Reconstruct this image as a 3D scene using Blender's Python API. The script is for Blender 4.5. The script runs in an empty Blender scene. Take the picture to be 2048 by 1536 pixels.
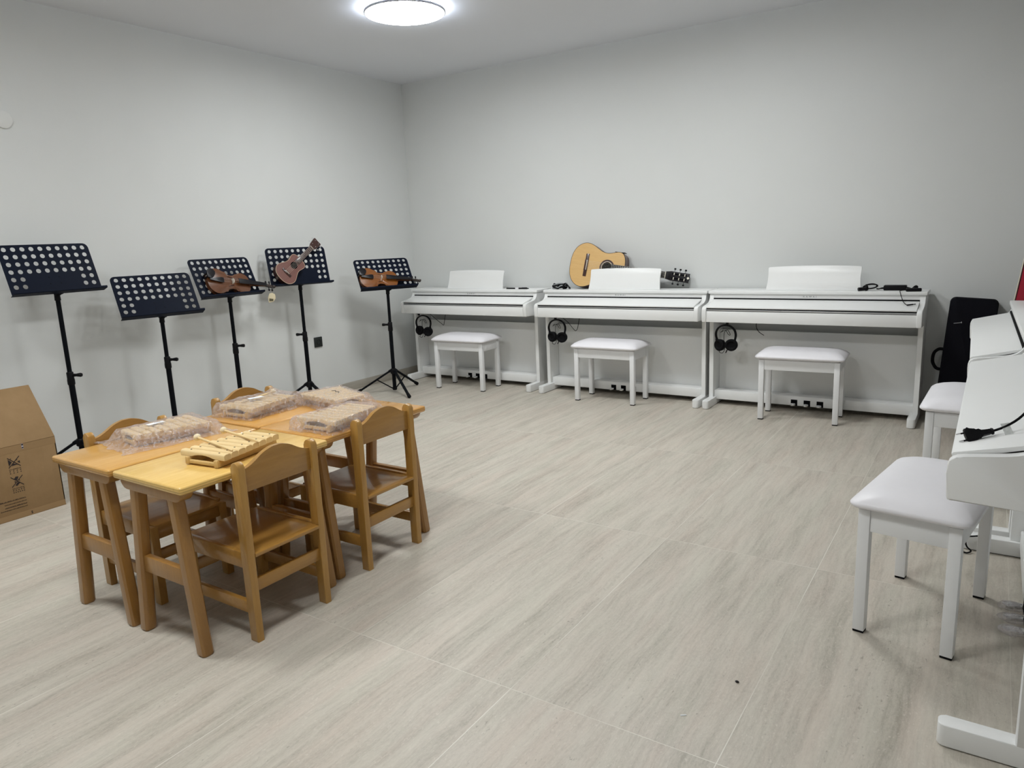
import bpy, bmesh, math, random
from mathutils import Vector, Matrix, Euler
from math import sin, cos, pi, radians, sqrt

random.seed(7)
scene = bpy.context.scene
COL = scene.collection

# ------------------------------------------------------------------ materials
def srgb(r, g, b):
    f = lambda c: (c / 255 / 12.92) if c / 255 <= .04045 else ((c / 255 + .055) / 1.055) ** 2.4
    return (f(r), f(g), f(b), 1)

class NT:
    def __init__(s, name):
        s.m = bpy.data.materials.new(name); s.m.use_nodes = True
        s.t = s.m.node_tree; s.n = s.t.nodes; s.l = s.t.links
        s.b = s.n['Principled BSDF']; s.out = s.n['Material Output']
    def new(s, typ, **kw):
        nd = s.n.new(typ)
        for k, v in kw.items(): setattr(nd, k, v)
        return nd
    def link(s, a, b): s.l.new(a, b)
    def put(s, sock, v):
        if hasattr(v, 'is_output'): s.link(v, sock)
        else: sock.default_value = v
    def math(s, op, a, b=None, c=None, clamp=False):
        nd = s.new('ShaderNodeMath', operation=op, use_clamp=clamp)
        s.put(nd.inputs[0], a)
        if b is not None: s.put(nd.inputs[1], b)
        if c is not None: s.put(nd.inputs[2], c)
        return nd.outputs[0]
    def mix(s, fac, a, b, blend='MIX'):
        nd = s.new('ShaderNodeMix', data_type='RGBA', blend_type=blend)
        s.put(nd.inputs[0], fac); s.put(nd.inputs[6], a); s.put(nd.inputs[7], b)
        return nd.outputs[2]
    def coord(s, kind='Object'):
        return s.new('ShaderNodeTexCoord').outputs[kind]
    def mapping(s, vec, scale=(1, 1, 1), loc=(0, 0, 0), rot=(0, 0, 0)):
        nd = s.new('ShaderNodeMapping')
        s.link(vec, nd.inputs[0]); nd.inputs[1].default_value = loc
        nd.inputs[2].default_value = rot; nd.inputs[3].default_value = scale
        return nd.outputs[0]
    def noise(s, vec, scale=5, detail=4, rough=.5, dist=0, out=0):
        nd = s.new('ShaderNodeTexNoise')
        s.link(vec, nd.inputs['Vector']); nd.inputs['Scale'].default_value = scale
        nd.inputs['Detail'].default_value = detail; nd.inputs['Roughness'].default_value = rough
        nd.inputs['Distortion'].default_value = dist
        return nd.outputs[out]
    def ramp(s, fac, stops):
        nd = s.new('ShaderNodeValToRGB'); s.put(nd.inputs[0], fac)
        cr = nd.color_ramp
        while len(cr.elements) < len(stops): cr.elements.new(.5)
        for e, (p, c) in zip(cr.elements, stops): e.position = p; e.color = c
        return nd.outputs[0]
    def bump(s, h, strength=.2, dist=.01):
        nd = s.new('ShaderNodeBump'); nd.inputs['Strength'].default_value = strength
        nd.inputs['Distance'].default_value = dist; s.link(h, nd.inputs['Height'])
        s.link(nd.outputs[0], s.b.inputs['Normal'])

def simple(name, col, rough=.5, metal=0, var=.06, vscale=20, coat=0, bump=0, bscale=200, spec=None):
    t = NT(name); v = t.coord()
    n = t.noise(v, vscale, 3)
    dark = tuple(c * (1 - var) for c in col[:3]) + (1,)
    light = tuple(min(1, c * (1 + var)) for c in col[:3]) + (1,)
    t.link(t.mix(n, dark, light), t.b.inputs['Base Color'])
    t.b.inputs['Roughness'].default_value = rough; t.b.inputs['Metallic'].default_value = metal
    t.b.inputs['Coat Weight'].default_value = coat
    if spec is not None: t.b.inputs['Specular IOR Level'].default_value = spec
    if bump: t.bump(t.noise(v, bscale, 2), bump, .002)
    return t.m

def wood(name, base, dark, rough=.3, coat=.3, scale=(6, 1.2, 6), nscale=6, along='y', amt=.55, ply=False):
    t = NT(name); v = t.coord()
    sc = {'y': (9, 1, 9), 'x': (1, 9, 9), 'z': (9, 9, 1)}[along]
    v1 = t.mapping(v, tuple(a * 1.0 for a in sc))
    n1 = t.noise(v1, nscale, 6, .6, .8)
    n2 = t.noise(t.mapping(v, tuple(a * 4 for a in sc)), 14, 3, .6)
    f = t.math('ADD', t.math('MULTIPLY', n1, .75), t.math('MULTIPLY', n2, .25))
    c = t.ramp(f, [(.32, dark), (.62, base)])
    colr = t.mix(amt, base, c)
    if ply:     # layered plywood on the edges
        sp = t.new('ShaderNodeSeparateXYZ'); t.link(v, sp.inputs[0])
        sn = t.new('ShaderNodeSeparateXYZ'); t.link(t.coord('Normal'), sn.inputs[0])
        side = t.math('LESS_THAN', t.math('ABSOLUTE', sn.outputs[2]), .75)
        lay = t.math('LESS_THAN', t.math('FRACT', t.math('DIVIDE', sp.outputs[2], .0082)), .42)
        colr = t.mix(t.math('MULTIPLY', t.math('MULTIPLY', side, lay), .45), colr, tuple(a * .5 for a in dark[:3]) + (1,))
    t.link(colr, t.b.inputs['Base Color'])
    t.b.inputs['Roughness'].default_value = rough
    t.b.inputs['Coat Weight'].default_value = coat; t.b.inputs['Coat Roughness'].default_value = .07
    return t.m

def floor_material():
    t = NT('travertine_tile'); v = t.coord()
    sep = t.new('ShaderNodeSeparateXYZ'); t.link(v, sep.inputs[0])
    x, y = sep.outputs[0], sep.outputs[1]
    fx, fy = t.math('DIVIDE', x, .6), t.math('DIVIDE', y, 1.2)
    cid = t.new('ShaderNodeCombineXYZ')
    t.link(t.math('FLOOR', fx), cid.inputs[0]); t.link(t.math('FLOOR', fy), cid.inputs[1])
    wn = t.new('ShaderNodeTexWhiteNoise', noise_dimensions='3D'); t.link(cid.outputs[0], wn.inputs[0])
    off = t.new('ShaderNodeVectorMath', operation='SCALE'); t.link(wn.outputs[1], off.inputs[0]); off.inputs[3].default_value = 30
    add = t.new('ShaderNodeVectorMath', operation='ADD'); t.link(v, add.inputs[0]); t.link(off.outputs[0], add.inputs[1])
    p = add.outputs[0]
    # wobble the veins sideways a little
    wob = t.noise(t.mapping(p, (3, 2.2, 1)), 1.5, 3, .5, 0, 1)
    ws = t.new('ShaderNodeVectorMath', operation='SCALE'); t.link(wob, ws.inputs[0]); ws.inputs[3].default_value = .045
    pa = t.new('ShaderNodeVectorMath', operation='ADD'); t.link(p, pa.inputs[0]); t.link(ws.outputs[0], pa.inputs[1])
    p2 = pa.outputs[0]
    broad = t.noise(t.mapping(p2, (15, 1.1, 1)), 1, 5, .6)
    fine = t.noise(t.mapping(p2, (60, 4.5, 1)), 1, 8, .75)
    grain = t.noise(t.mapping(p2, (150, 62, 1)), 1, 5, .8)
    tint = t.noise(t.mapping(p, (11, 1.6, 1), (7, 3, 0)), 1, 4, .6)
    c1 = t.ramp(tint, [(.3, (.545, .52, .45, 1)), (.5, (.56, .52, .455, 1)), (.7, (.565, .505, .44, 1))])
    f = t.math('ADD', t.math('MULTIPLY', broad, .36), t.math('ADD', t.math('MULTIPLY', fine, .40), t.math('MULTIPLY', grain, .26)))
    v1 = t.ramp(f, [(.38, (.64, .63, .60, 1)), (.47, (.85, .842, .825, 1)), (.54, (.97, .965, .955, 1)), (.65, (1.08, 1.08, 1.07, 1))])
    c2 = t.mix(1.0, c1, v1, 'MULTIPLY')
    # small pits and flecks gathered along the veins
    pit = t.noise(t.mapping(p2, (105, 48, 1), (3, 9, 0)), 1, 3, .6)
    gate = t.noise(t.mapping(p2, (16, 2.0, 1), (31, 2, 0)), 1, 2, .5)
    pm = t.math('MULTIPLY', t.ramp(pit, [(.63, (0, 0, 0, 1)), (.70, (1, 1, 1, 1))]), t.ramp(gate, [(.5, (0, 0, 0, 1)), (.62, (1, 1, 1, 1))]))
    c3 = t.mix(t.math('MULTIPLY', pm, .6), c2, (.24, .215, .18, 1))
    fleck = t.noise(t.mapping(p2, (150, 75, 1), (13, 19, 0)), 1, 2, .5)
    c3 = t.mix(t.math('MULTIPLY', t.ramp(fleck, [(.64, (0, 0, 0, 1)), (.72, (1, 1, 1, 1))]), .35), c3, (.70, .66, .59, 1))
    # grout
    def line(f_, size):
        fr = t.math('FRACT', f_)
        d = t.math('MULTIPLY', t.math('MINIMUM', fr, t.math('SUBTRACT', 1, fr)), size)
        return t.math('LESS_THAN', d, .0011)
    g = t.math('MAXIMUM', line(fx, .6), line(fy, 1.2))
    gf = t.math('MULTIPLY', g, t.ramp(t.noise(t.mapping(v, (2.2, 2.2, 1)), 1, 2), [(.38, (.22, .22, .22, 1)), (.58, (1, 1, 1, 1))]))
    t.link(t.mix(gf, c3, (.72, .70, .63, 1)), t.b.inputs['Base Color'])
    t.b.inputs['Roughness'].default_value = .42
    t.b.inputs['Specular IOR Level'].default_value = .35
    h = t.math('SUBTRACT', t.math('MULTIPLY', grain, .3), pm)
    t.bump(h, .12, .002)
    return t.m

def film_material():
    t = NT('clear_plastic_film')
    n = t.n; l = t.l
    v = t.coord()
    tr = t.new('ShaderNodeBsdfTransparent'); tr.inputs[0].default_value = (.95, .935, .94, 1)
    gl = t.new('ShaderNodeBsdfGlossy'); gl.inputs[0].default_value = (1, 1, 1, 1); gl.inputs[1].default_value = .08
    df = t.new('ShaderNodeBsdfDiffuse'); df.inputs[0].default_value = (.86, .82, .83, 1)
    bm = t.new('ShaderNodeBump'); bm.inputs['Strength'].default_value = 1.0; bm.inputs['Distance'].default_value = .006
    l.new(t.noise(v, 70, 4, .6, 2.2), bm.inputs['Height'])
    l.new(bm.outputs[0], gl.inputs['Normal'])
    lw = t.new('ShaderNodeLayerWeight'); lw.inputs[0].default_value = .35
    l.new(bm.outputs[0], lw.inputs['Normal'])
    m1 = t.new('ShaderNodeMixShader'); t.link(t.ramp(t.noise(v, 55, 4, .65, 1.5), [(.42, (.07, .07, .07, 1)), (.62, (.34, .34, .34, 1))]), m1.inputs[0])  # whitish diffuse patches paint crinkle highlights into the film
    l.new(tr.outputs[0], m1.inputs[1]); l.new(df.outputs[0], m1.inputs[2])
    m2 = t.new('ShaderNodeMixShader')
    l.new(t.math('ADD', t.math('MULTIPLY', lw.outputs[0], .42), .03, clamp=True), m2.inputs[0])
    l.new(m1.outputs[0], m2.inputs[1]); l.new(gl.outputs[0], m2.inputs[2])
    l.new(m2.outputs[0], t.out.inputs[0])
    return t.m

def emission_material(name, col, strength):
    t = NT(name)
    e = t.new('ShaderNodeEmission'); e.inputs[0].default_value = col; e.inputs[1].default_value = strength
    t.link(e.outputs[0], t.out.inputs[0])
    return t.m

def cardboard_material():
    t = NT('brown_cardboard'); v = t.coord()
    flute = t.noise(t.mapping(v, (60, 60, 3)), 1, 2, .5)
    blot = t.noise(v, 5, 5, .6)
    c = t.ramp(blot, [(.3, srgb(136, 110, 76)), (.7, srgb(154, 126, 90))])
    c = t.mix(t.math('MULTIPLY', flute, .18), c, srgb(120, 90, 62))
    t.link(c, t.b.inputs['Base Color']); t.b.inputs['Roughness'].default_value = .75
    t.b.inputs['Specular IOR Level'].default_value = .25
    t.bump(flute, .15, .002)
    return t.m

M = {}
M['floor'] = floor_material()
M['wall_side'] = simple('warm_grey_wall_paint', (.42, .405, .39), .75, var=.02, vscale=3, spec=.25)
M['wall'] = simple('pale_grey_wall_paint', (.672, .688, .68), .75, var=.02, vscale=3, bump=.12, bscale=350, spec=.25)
M['ceiling'] = simple('white_ceiling_paint', (.73, .75, .79), .85, var=.015, vscale=2, spec=.2)
def skirting():
    t = NT('travertine_skirting'); v = t.coord()
    n = t.noise(t.mapping(v, (3, 3, 40)), 1, 5, .6)
    t.link(t.ramp(n, [(.3, (.36, .335, .285, 1)), (.7, (.46, .43, .375, 1))]), t.b.inputs['Base Color'])
    t.b.inputs['Roughness'].default_value = .5
    return t.m
M['skirting'] = skirting()
M['white'] = simple('satin_white_lacquer', (.80, .81, .805), .38, var=.012, vscale=8, bump=.05, bscale=260)
M['white_metal'] = simple('white_painted_frame', (.80, .81, .82), .42, var=.012)
M['leather'] = simple('white_vinyl', (.82, .81, .845), .42, var=.015, vscale=30, bump=.08, bscale=500)
M['black_gap'] = simple('gap_shade_black', (.004, .004, .005), .9, var=.1, spec=.1)  # flat black painted for the shade inside gaps, slots and holes
M['silver'] = simple('brushed_silver_strip', (.55, .56, .58), .35, metal=.9)
M['chrome'] = simple('polished_chrome', (.75, .76, .78), .12, metal=1, var=.02)
M['grey_ink'] = simple('grey_lettering', (.33, .35, .35), .4)
M['black_metal'] = simple('black_powder_coat', (.004, .005, .007), .5, var=.15, bump=.1, bscale=900, spec=.08)
M['navy_metal'] = simple('blue_black_sheet_metal', (.0045, .0075, .018), .5, var=.12, bump=.08, bscale=900, spec=.08)
M['black_plastic'] = simple('black_plastic', (.005, .005, .0065), .4, var=.15, spec=.15)
M['rubber'] = simple('black_rubber', (.005, .005, .006), .7, var=.1, spec=.1)
M['black_cloth'] = simple('black_case_fabric', (.0045, .0045, .008), .85, var=.2, vscale=80, bump=.4, bscale=600, spec=.15)
M['birch_pale'] = wood('pale_yellow_birch', srgb(236, 198, 118), srgb(218, 172, 88), .26, .45, ply=True)
M['birch'] = wood('honey_birch', srgb(212, 164, 90), srgb(192, 138, 66), .26, .45, ply=True)
M['birch_warm'] = wood('amber_birch', srgb(212, 160, 82), srgb(188, 128, 56), .26, .45, ply=True)
M['leg_wood'] = wood('varnished_beech', srgb(166, 122, 62), srgb(140, 98, 46), .34, .3, along='z')
M['chair_wood'] = wood('golden_varnished_beech', srgb(178, 136, 68), srgb(152, 106, 44), .32, .35, along='z')
M['chair_flat'] = wood('golden_varnished_birch', srgb(174, 130, 64), srgb(146, 102, 44), .3, .4)
M['chair_warm'] = wood('amber_varnished_beech', srgb(182, 122, 56), srgb(152, 94, 36), .32, .35, along='z')
M['xylo'] = wood('raw_pine', srgb(226, 200, 148), srgb(212, 180, 124), .55, .0, along='x', amt=.4)
M['xylo_frame'] = wood('raw_pine_frame', srgb(216, 184, 122), srgb(200, 162, 98), .55, .0, amt=.4)
M['cream'] = simple('cream_wood_ball', srgb(232, 216, 180), .5)
M['pin'] = simple('dark_bar_pin', (.06, .045, .03), .5)
M['film'] = film_material()
M['paper'] = simple('white_paper_slip', (.8, .83, .86), .7)
M['cardboard'] = cardboard_material()
M['ink'] = simple('dark_print_ink', (.018, .011, .012), .7)
M['barcode'] = simple('silver_barcode_tape', (.45, .42, .48), .4)
M['tape'] = simple('clear_brown_tape', srgb(150, 122, 87), .6, spec=.25)
M['spruce'] = wood('pale_spruce_top', srgb(214, 176, 116), srgb(200, 158, 98), .28, .4, along='x', amt=.6)
M['rosewood'] = wood('dark_rosewood', srgb(64, 36, 30), srgb(38, 20, 18), .3, .4, along='x')
M['mahogany'] = wood('brown_mahogany', srgb(92, 60, 54), srgb(66, 40, 38), .3, .35, along='x')
M['uke_wood'] = wood('reddish_mahogany', srgb(112, 68, 58), srgb(88, 52, 45), .38, .25, along='x')
M['binding'] = simple('cream_binding', srgb(214, 190, 160), .4)
M['bone'] = simple('ivory_bone', srgb(226, 220, 205), .4)
M['ebony'] = simple('ebony_black', (.007, .006, .008), .35, spec=.3)
M['violin'] = wood('amber_violin_varnish', srgb(138, 82, 32), srgb(96, 54, 20), .2, .7, along='x')
M['violin_dark'] = wood('brown_violin_varnish', srgb(106, 64, 36), srgb(66, 38, 24), .18, .8, along='x')
M['maple_dark'] = wood('dark_maple_scroll', srgb(42, 27, 20), srgb(26, 17, 13), .3, .4, along='x')
M['crimson'] = simple('crimson_plush', srgb(150, 8, 40), .8, var=.2, vscale=12)
M['pale_edge'] = simple('pale_trim', srgb(206, 200, 180), .5)
M['gold_tag'] = simple('cream_tag', srgb(214, 202, 170), .45)
M['olive_tag'] = simple('olive_tag_print', srgb(96, 90, 66), .5)
M['lamp_metal'] = simple('grey_lamp_rim', (.32, .32, .35), .5)
M['lamp'] = emission_material('lamp_diffuser', (.975, .992, .985, 1), 30)
M['halo'] = emission_material('lamp_back_light', (.80, .88, 1, 1), 170)
M['socket'] = simple('black_socket_plastic', (.012, .016, .015), .35)
M['cover'] = simple('white_cover_plate', (.70, .71, .70), .6, var=.01)
M['cordfilm'] = simple('clear_cord_tag', (.62, .64, .63), .15, var=.3, vscale=160)
M['grey_wrap'] = simple('grey_cable_wrap', (.30, .32, .33), .3)
M['dirt'] = simple('dark_crumb', (.015, .012, .012), .8)

# ------------------------------------------------------------------ mesh helpers
class MB:
    def __init__(s): s.bm = bmesh.new()
    def box(s, c, size, bevel=0, rot=None, seg=2):
        g = bmesh.ops.create_cube(s.bm, size=1)
        vs = g['verts']
        mt = Matrix.Translation(c) @ (rot.to_4x4() if rot is not None else Matrix.Identity(4)) @ Matrix.Diagonal((*size, 1))
        bmesh.ops.transform(s.bm, matrix=mt, verts=vs)
        if bevel:
            es = list({e for v in vs for e in v.link_edges})
            bmesh.ops.bevel(s.bm, geom=es, offset=bevel, segments=seg, profile=.5, affect='EDGES', clamp_overlap=True)
        return s
    def bx(s, x0, x1, y0, y1, z0, z1, bevel=0, seg=2):
        return s.box(((x0 + x1) / 2, (y0 + y1) / 2, (z0 + z1) / 2), (abs(x1 - x0), abs(y1 - y0), abs(z1 - z0)), bevel, None, seg)
    def cyl(s, p0, p1, r0, r1=None, seg=16, cap=True):
        r1 = r0 if r1 is None else r1
        p0, p1 = Vector(p0), Vector(p1); d = p1 - p0
        q = d.to_track_quat('Z', 'Y').to_matrix()
        a = [s.bm.verts.new(p0 + q @ Vector((r0 * cos(2 * pi * i / seg), r0 * sin(2 * pi * i / seg), 0))) for i in range(seg)]
        b = [s.bm.verts.new(p1 + q @ Vector((r1 * cos(2 * pi * i / seg), r1 * sin(2 * pi * i / seg), 0))) for i in range(seg)]
        for i in range(seg):
            j = (i + 1) % seg
            s.bm.faces.new((a[i], a[j], b[j], b[i]))
        if cap:
            s.bm.faces.new(a[::-1]); s.bm.faces.new(b)
        return s
    def tube(s, pts, r, seg=8, smooth=4, closed=False):
        pts = [Vector(p) for p in pts]
        if smooth: pts = catmull(pts, smooth, closed)
        n = len(pts); rings = []
        t0 = (pts[1] - pts[0]).normalized()
        up = Vector((0, 0, 1)) if abs(t0.z) < .9 else Vector((1, 0, 0))
        nrm = t0.cross(up).normalized()
        for i, p in enumerate(pts):
            if closed: t = (pts[(i + 1) % n] - pts[i - 1]).normalized()
            else: t = (pts[min(i + 1, n - 1)] - pts[max(i - 1, 0)]).normalized()
            nrm = (nrm - t * nrm.dot(t)).normalized(); bn = t.cross(nrm)
            rr = r(i / (n - 1)) if callable(r) else r
            rings.append([s.bm.verts.new(p + (nrm * cos(2 * pi * k / seg) + bn * sin(2 * pi * k / seg)) * rr) for k in range(seg)])
        m = n if closed else n - 1
        for i in range(m):
            A, B = rings[i], rings[(i + 1) % n]
            for k in range(seg):
                j = (k + 1) % seg
                s.bm.faces.new((A[k], A[j], B[j], B[k]))
        if not closed:
            s.bm.faces.new(rings[0][::-1]); s.bm.faces.new(rings[-1])
        return s
    def prism(s, poly, axis, a0, a1, bevel=0):
        """poly in the plane across `axis` ('x': (y,z), 'y': (x,z), 'z': (x,y))"""
        f = {'x': lambda p, a: (a, p[0], p[1]), 'y': lambda p, a: (p[0], a, p[1]), 'z': lambda p, a: (p[0], p[1], a)}[axis]
        A = [s.bm.verts.new(f(p, a0)) for p in poly]; B = [s.bm.verts.new(f(p, a1)) for p in poly]
        n = len(poly); fs = []
        for i in range(n):
            j = (i + 1) % n; fs.append(s.bm.faces.new((A[i], A[j], B[j], B[i])))
        fa = s.bm.faces.new(A[::-1]); fb = s.bm.faces.new(B)
        if bevel:
            es = list(set(fa.edges) | set(fb.edges))
            bmesh.ops.bevel(s.bm, geom=es, offset=bevel, segments=2, profile=.5, affect='EDGES', clamp_overlap=True)
        return s
    def sphere(s, c, r, u=16, v=10, scale=(1, 1, 1)):
        g = bmesh.ops.create_uvsphere(s.bm, u_segments=u, v_segments=v, radius=r)
        bmesh.ops.transform(s.bm, matrix=Matrix.Translation(c) @ Matrix.Diagonal((*scale, 1)), verts=g['verts'])
        return s
    def lathe(s, prof, c=(0, 0, 0), seg=32, rot=None):
        R = rot if rot is not None else Matrix.Identity(3)
        rings = []
        for r, z in prof:
            if r < 1e-6: rings.append([s.bm.verts.new(Vector(c) + R @ Vector((0, 0, z)))])
            else: rings.append([s.bm.verts.new(Vector(c) + R @ Vector((r * cos(2 * pi * k / seg), r * sin(2 * pi * k / seg), z))) for k in range(seg)])
        for A, B in zip(rings, rings[1:]):
            for k in range(seg):
                j = (k + 1) % seg
                if len(A) == 1 and len(B) == 1: continue
                if len(A) == 1: s.bm.faces.new((A[0], B[j], B[k]))
                elif len(B) == 1: s.bm.faces.new((A[k], A[j], B[0]))
                else: s.bm.faces.new((A[k], A[j], B[j], B[k]))
        return s
    def xf(s, mat):
        bmesh.ops.transform(s.bm, matrix=mat, verts=s.bm.verts[:]); return s
    def build(s, name, mat, parent=None, angle=35):
        bmesh.ops.recalc_face_normals(s.bm, faces=s.bm.faces[:])
        me = bpy.data.meshes.new(name); s.bm.to_mesh(me); s.bm.free()
        me.materials.append(M[mat] if isinstance(mat, str) else mat)
        for p in me.polygons: p.use_smooth = True
        me.set_sharp_from_angle(angle=radians(angle))
        o = bpy.data.objects.new(name, me); COL.objects.link(o)
        if parent is not None: o.parent = parent
        return o

def catmull(pts, n=6, closed=False):
    out = []; N = len(pts)
    segs = N if closed else N - 1
    for i in range(segs):
        if closed: p0, p1, p2, p3 = pts[i - 1], pts[i], pts[(i + 1) % N], pts[(i + 2) % N]
        else: p0, p1, p2, p3 = pts[max(i - 1, 0)], pts[i], pts[i + 1], pts[min(i + 2, N - 1)]
        for k in range(n):
            t = k / n
            out.append(.5 * ((2 * p1) + (p2 - p0) * t + (2 * p0 - 5 * p1 + 4 * p2 - p3) * t * t + (3 * p1 - p0 - 3 * p2 + p3) * t ** 3))
    if not closed: out.append(pts[-1].copy())
    return out

def cat2(pts, n=5, closed=False):
    return [(p.x, p.y) for p in catmull([Vector((a, b, 0)) for a, b in pts], n, closed)]

def tag(o, label, cat, group=None, kind=None):
    o['label'] = label; o['category'] = cat
    if group: o['group'] = group
    if kind: o['kind'] = kind
    return o

def thing(name, label, cat, loc=(0, 0, 0), rot=(0, 0, 0), group=None):
    o = bpy.data.objects.new(name, None); COL.objects.link(o)
    o.empty_display_size = .1
    o.location = loc; o.rotation_euler = rot
    return tag(o, label, cat, group)

def structure(o):
    o['kind'] = 'structure'; return o

def lettering(name, text, size, mat, parent, loc, rot, stretch=1.0, spacing=1.0, bold=0, depth=.0004):
    cu = bpy.data.curves.new(name, 'FONT'); cu.body = text; cu.size = size
    cu.align_x = 'CENTER'; cu.align_y = 'CENTER'; cu.space_character = spacing; cu.offset = bold
    cu.extrude = depth; cu.resolution_u = 3
    tmp = bpy.data.objects.new(name + '_tmp', cu); COL.objects.link(tmp)
    dg = bpy.context.evaluated_depsgraph_get(); dg.update()
    me = bpy.data.meshes.new_from_object(tmp.evaluated_get(dg))
    bpy.data.objects.remove(tmp); bpy.data.curves.remove(cu)
    me.materials.clear(); me.materials.append(M[mat])
    o = bpy.data.objects.new(name, me); COL.objects.link(o)
    o.parent = parent; o.location = loc; o.rotation_euler = rot; o.scale = (stretch, 1, 1)
    return o

# ------------------------------------------------------------------ camera (solved from the photo)
F_PX, PITCH, YAW, ROLL = 1450.98, .1986, -.5892, -.0415
CAM = Vector((1.0777, -1.5399, 1.2741))
fwd = Vector((sin(YAW) * cos(PITCH), cos(YAW) * cos(PITCH), -sin(PITCH)))
rgt = Vector((cos(YAW), -sin(YAW), 0)); up = rgt.cross(fwd)
r2 = rgt * cos(ROLL) + up * sin(ROLL); u2 = -rgt * sin(ROLL) + up * cos(ROLL)
cd = bpy.data.cameras.new('camera'); cam = bpy.data.objects.new('camera', cd); COL.objects.link(cam)
cd.sensor_width = 36; cd.sensor_fit = 'HORIZONTAL'; cd.lens = 36 * F_PX / 2048; cd.clip_start = .02
mw = Matrix((r2, u2, -fwd)).transposed().to_4x4(); mw.translation = CAM
cam.matrix_world = mw
scene.camera = cam

# ------------------------------------------------------------------ room shell
XL, XR, YB, YF, H = -3.647, 1.475, 3.887, -3.3, 2.706
T = .1
structure(MB().bx(XL - T, XR + T, YF - T, YB + T, -T, 0).build('floor', 'floor'))
structure(MB().bx(XL - T, XR + T, YF - T, YB + T, H, H + T).build('ceiling', 'ceiling'))
structure(MB().bx(XL - T, XL, YF - T, YB + T, 0, H).build('wall_left', 'wall'))
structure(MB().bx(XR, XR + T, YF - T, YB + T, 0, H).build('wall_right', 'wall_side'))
structure(MB().bx(XL, XR, YB, YB + T, 0, H).build('wall_back', 'wall'))
structure(MB().bx(XL, XR, YF - T, YF, 0, H).build('wall_front', 'wall'))
BH, BT = .075, .009
structure(MB().bx(XL, XL + BT, YF, YB, 0, BH, .001).build('baseboard_left', 'skirting'))
structure(MB().bx(XL + BT, XR - BT, YB - BT, YB, 0, BH, .001).build('baseboard_back', 'skirting'))
structure(MB().bx(XR - BT, XR, YF, YB, 0, BH, .001).build('baseboard_right', 'skirting'))

# ceiling lamps: one in the picture, three more of the same grid behind and beside the camera
def ceiling_lamp(x, y, label):
    t = thing('ceiling_lamp', label, 'ceiling lamp', (x, y, H), (0, 0, 0), 'round ceiling lamps')
    MB().lathe([(.0, -.020), (.246, -.020), (.253, -.022), (.253, -.033), (.250, -.0355), (.2465, -.0355), (.2465, -.022), (0, -.022)], seg=64).build('rim', 'lamp_metal', t)
    MB().lathe([(.2463, -.024), (.2463, -.035), (.24, -.0375), (.20, -.039), (0, -.040)], seg=64).build('diffuser', 'lamp', t)
    MB().lathe([(0, 0), (.06, 0), (.06, -.0198), (0, -.0198)], seg=24).build('ceiling_mount', 'lamp_metal', t)
    MB().lathe([(.195, -.0199), (.195, -.0165), (.212, -.0165), (.212, -.0199)], seg=64).build('back_light', 'halo', t)
ceiling_lamp(-2.12, 2.215, 'lit round white ceiling lamp with thin grey rim above the room corner')
ceiling_lamp(-2.12, -.75, 'round ceiling lamp above the near left part of the room')
ceiling_lamp(-.45, -.75, 'round ceiling lamp above the place the photographer stands')
ceiling_lamp(-.45, 2.215, 'round ceiling lamp above the middle of the piano row, out of the picture')

# wall fittings
sk = thing('wall_socket', 'square black wall socket low on the left wall between two music stands', 'socket', (XL, 2.612, .481), (0, 0, 0))
MB().bx(0, .011, -.042, .042, -.042, .042, .003).build('face_plate', 'socket', sk)
MB().lathe([(.0, .0095), (.016, .0095), (.0195, .0125), (.021, .0125), (.0215, .011), (.0215, .005), (0, .005)], seg=28, rot=Matrix.Rotation(pi / 2, 3, 'Y')).build('outlet_ring', 'black_plastic', sk)
cv = MB().lathe([(0, .013), (.044, .013), (.0475, .011), (.0485, 0), (0, 0)], seg=40, rot=Matrix.Rotation(pi / 2, 3, 'Y')).build('cover_plate', 'cover')
cv.location = (XL, .49, 2.042)
tag(cv, 'round blank white cover plate high on the left wall', 'cover plate')

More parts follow.
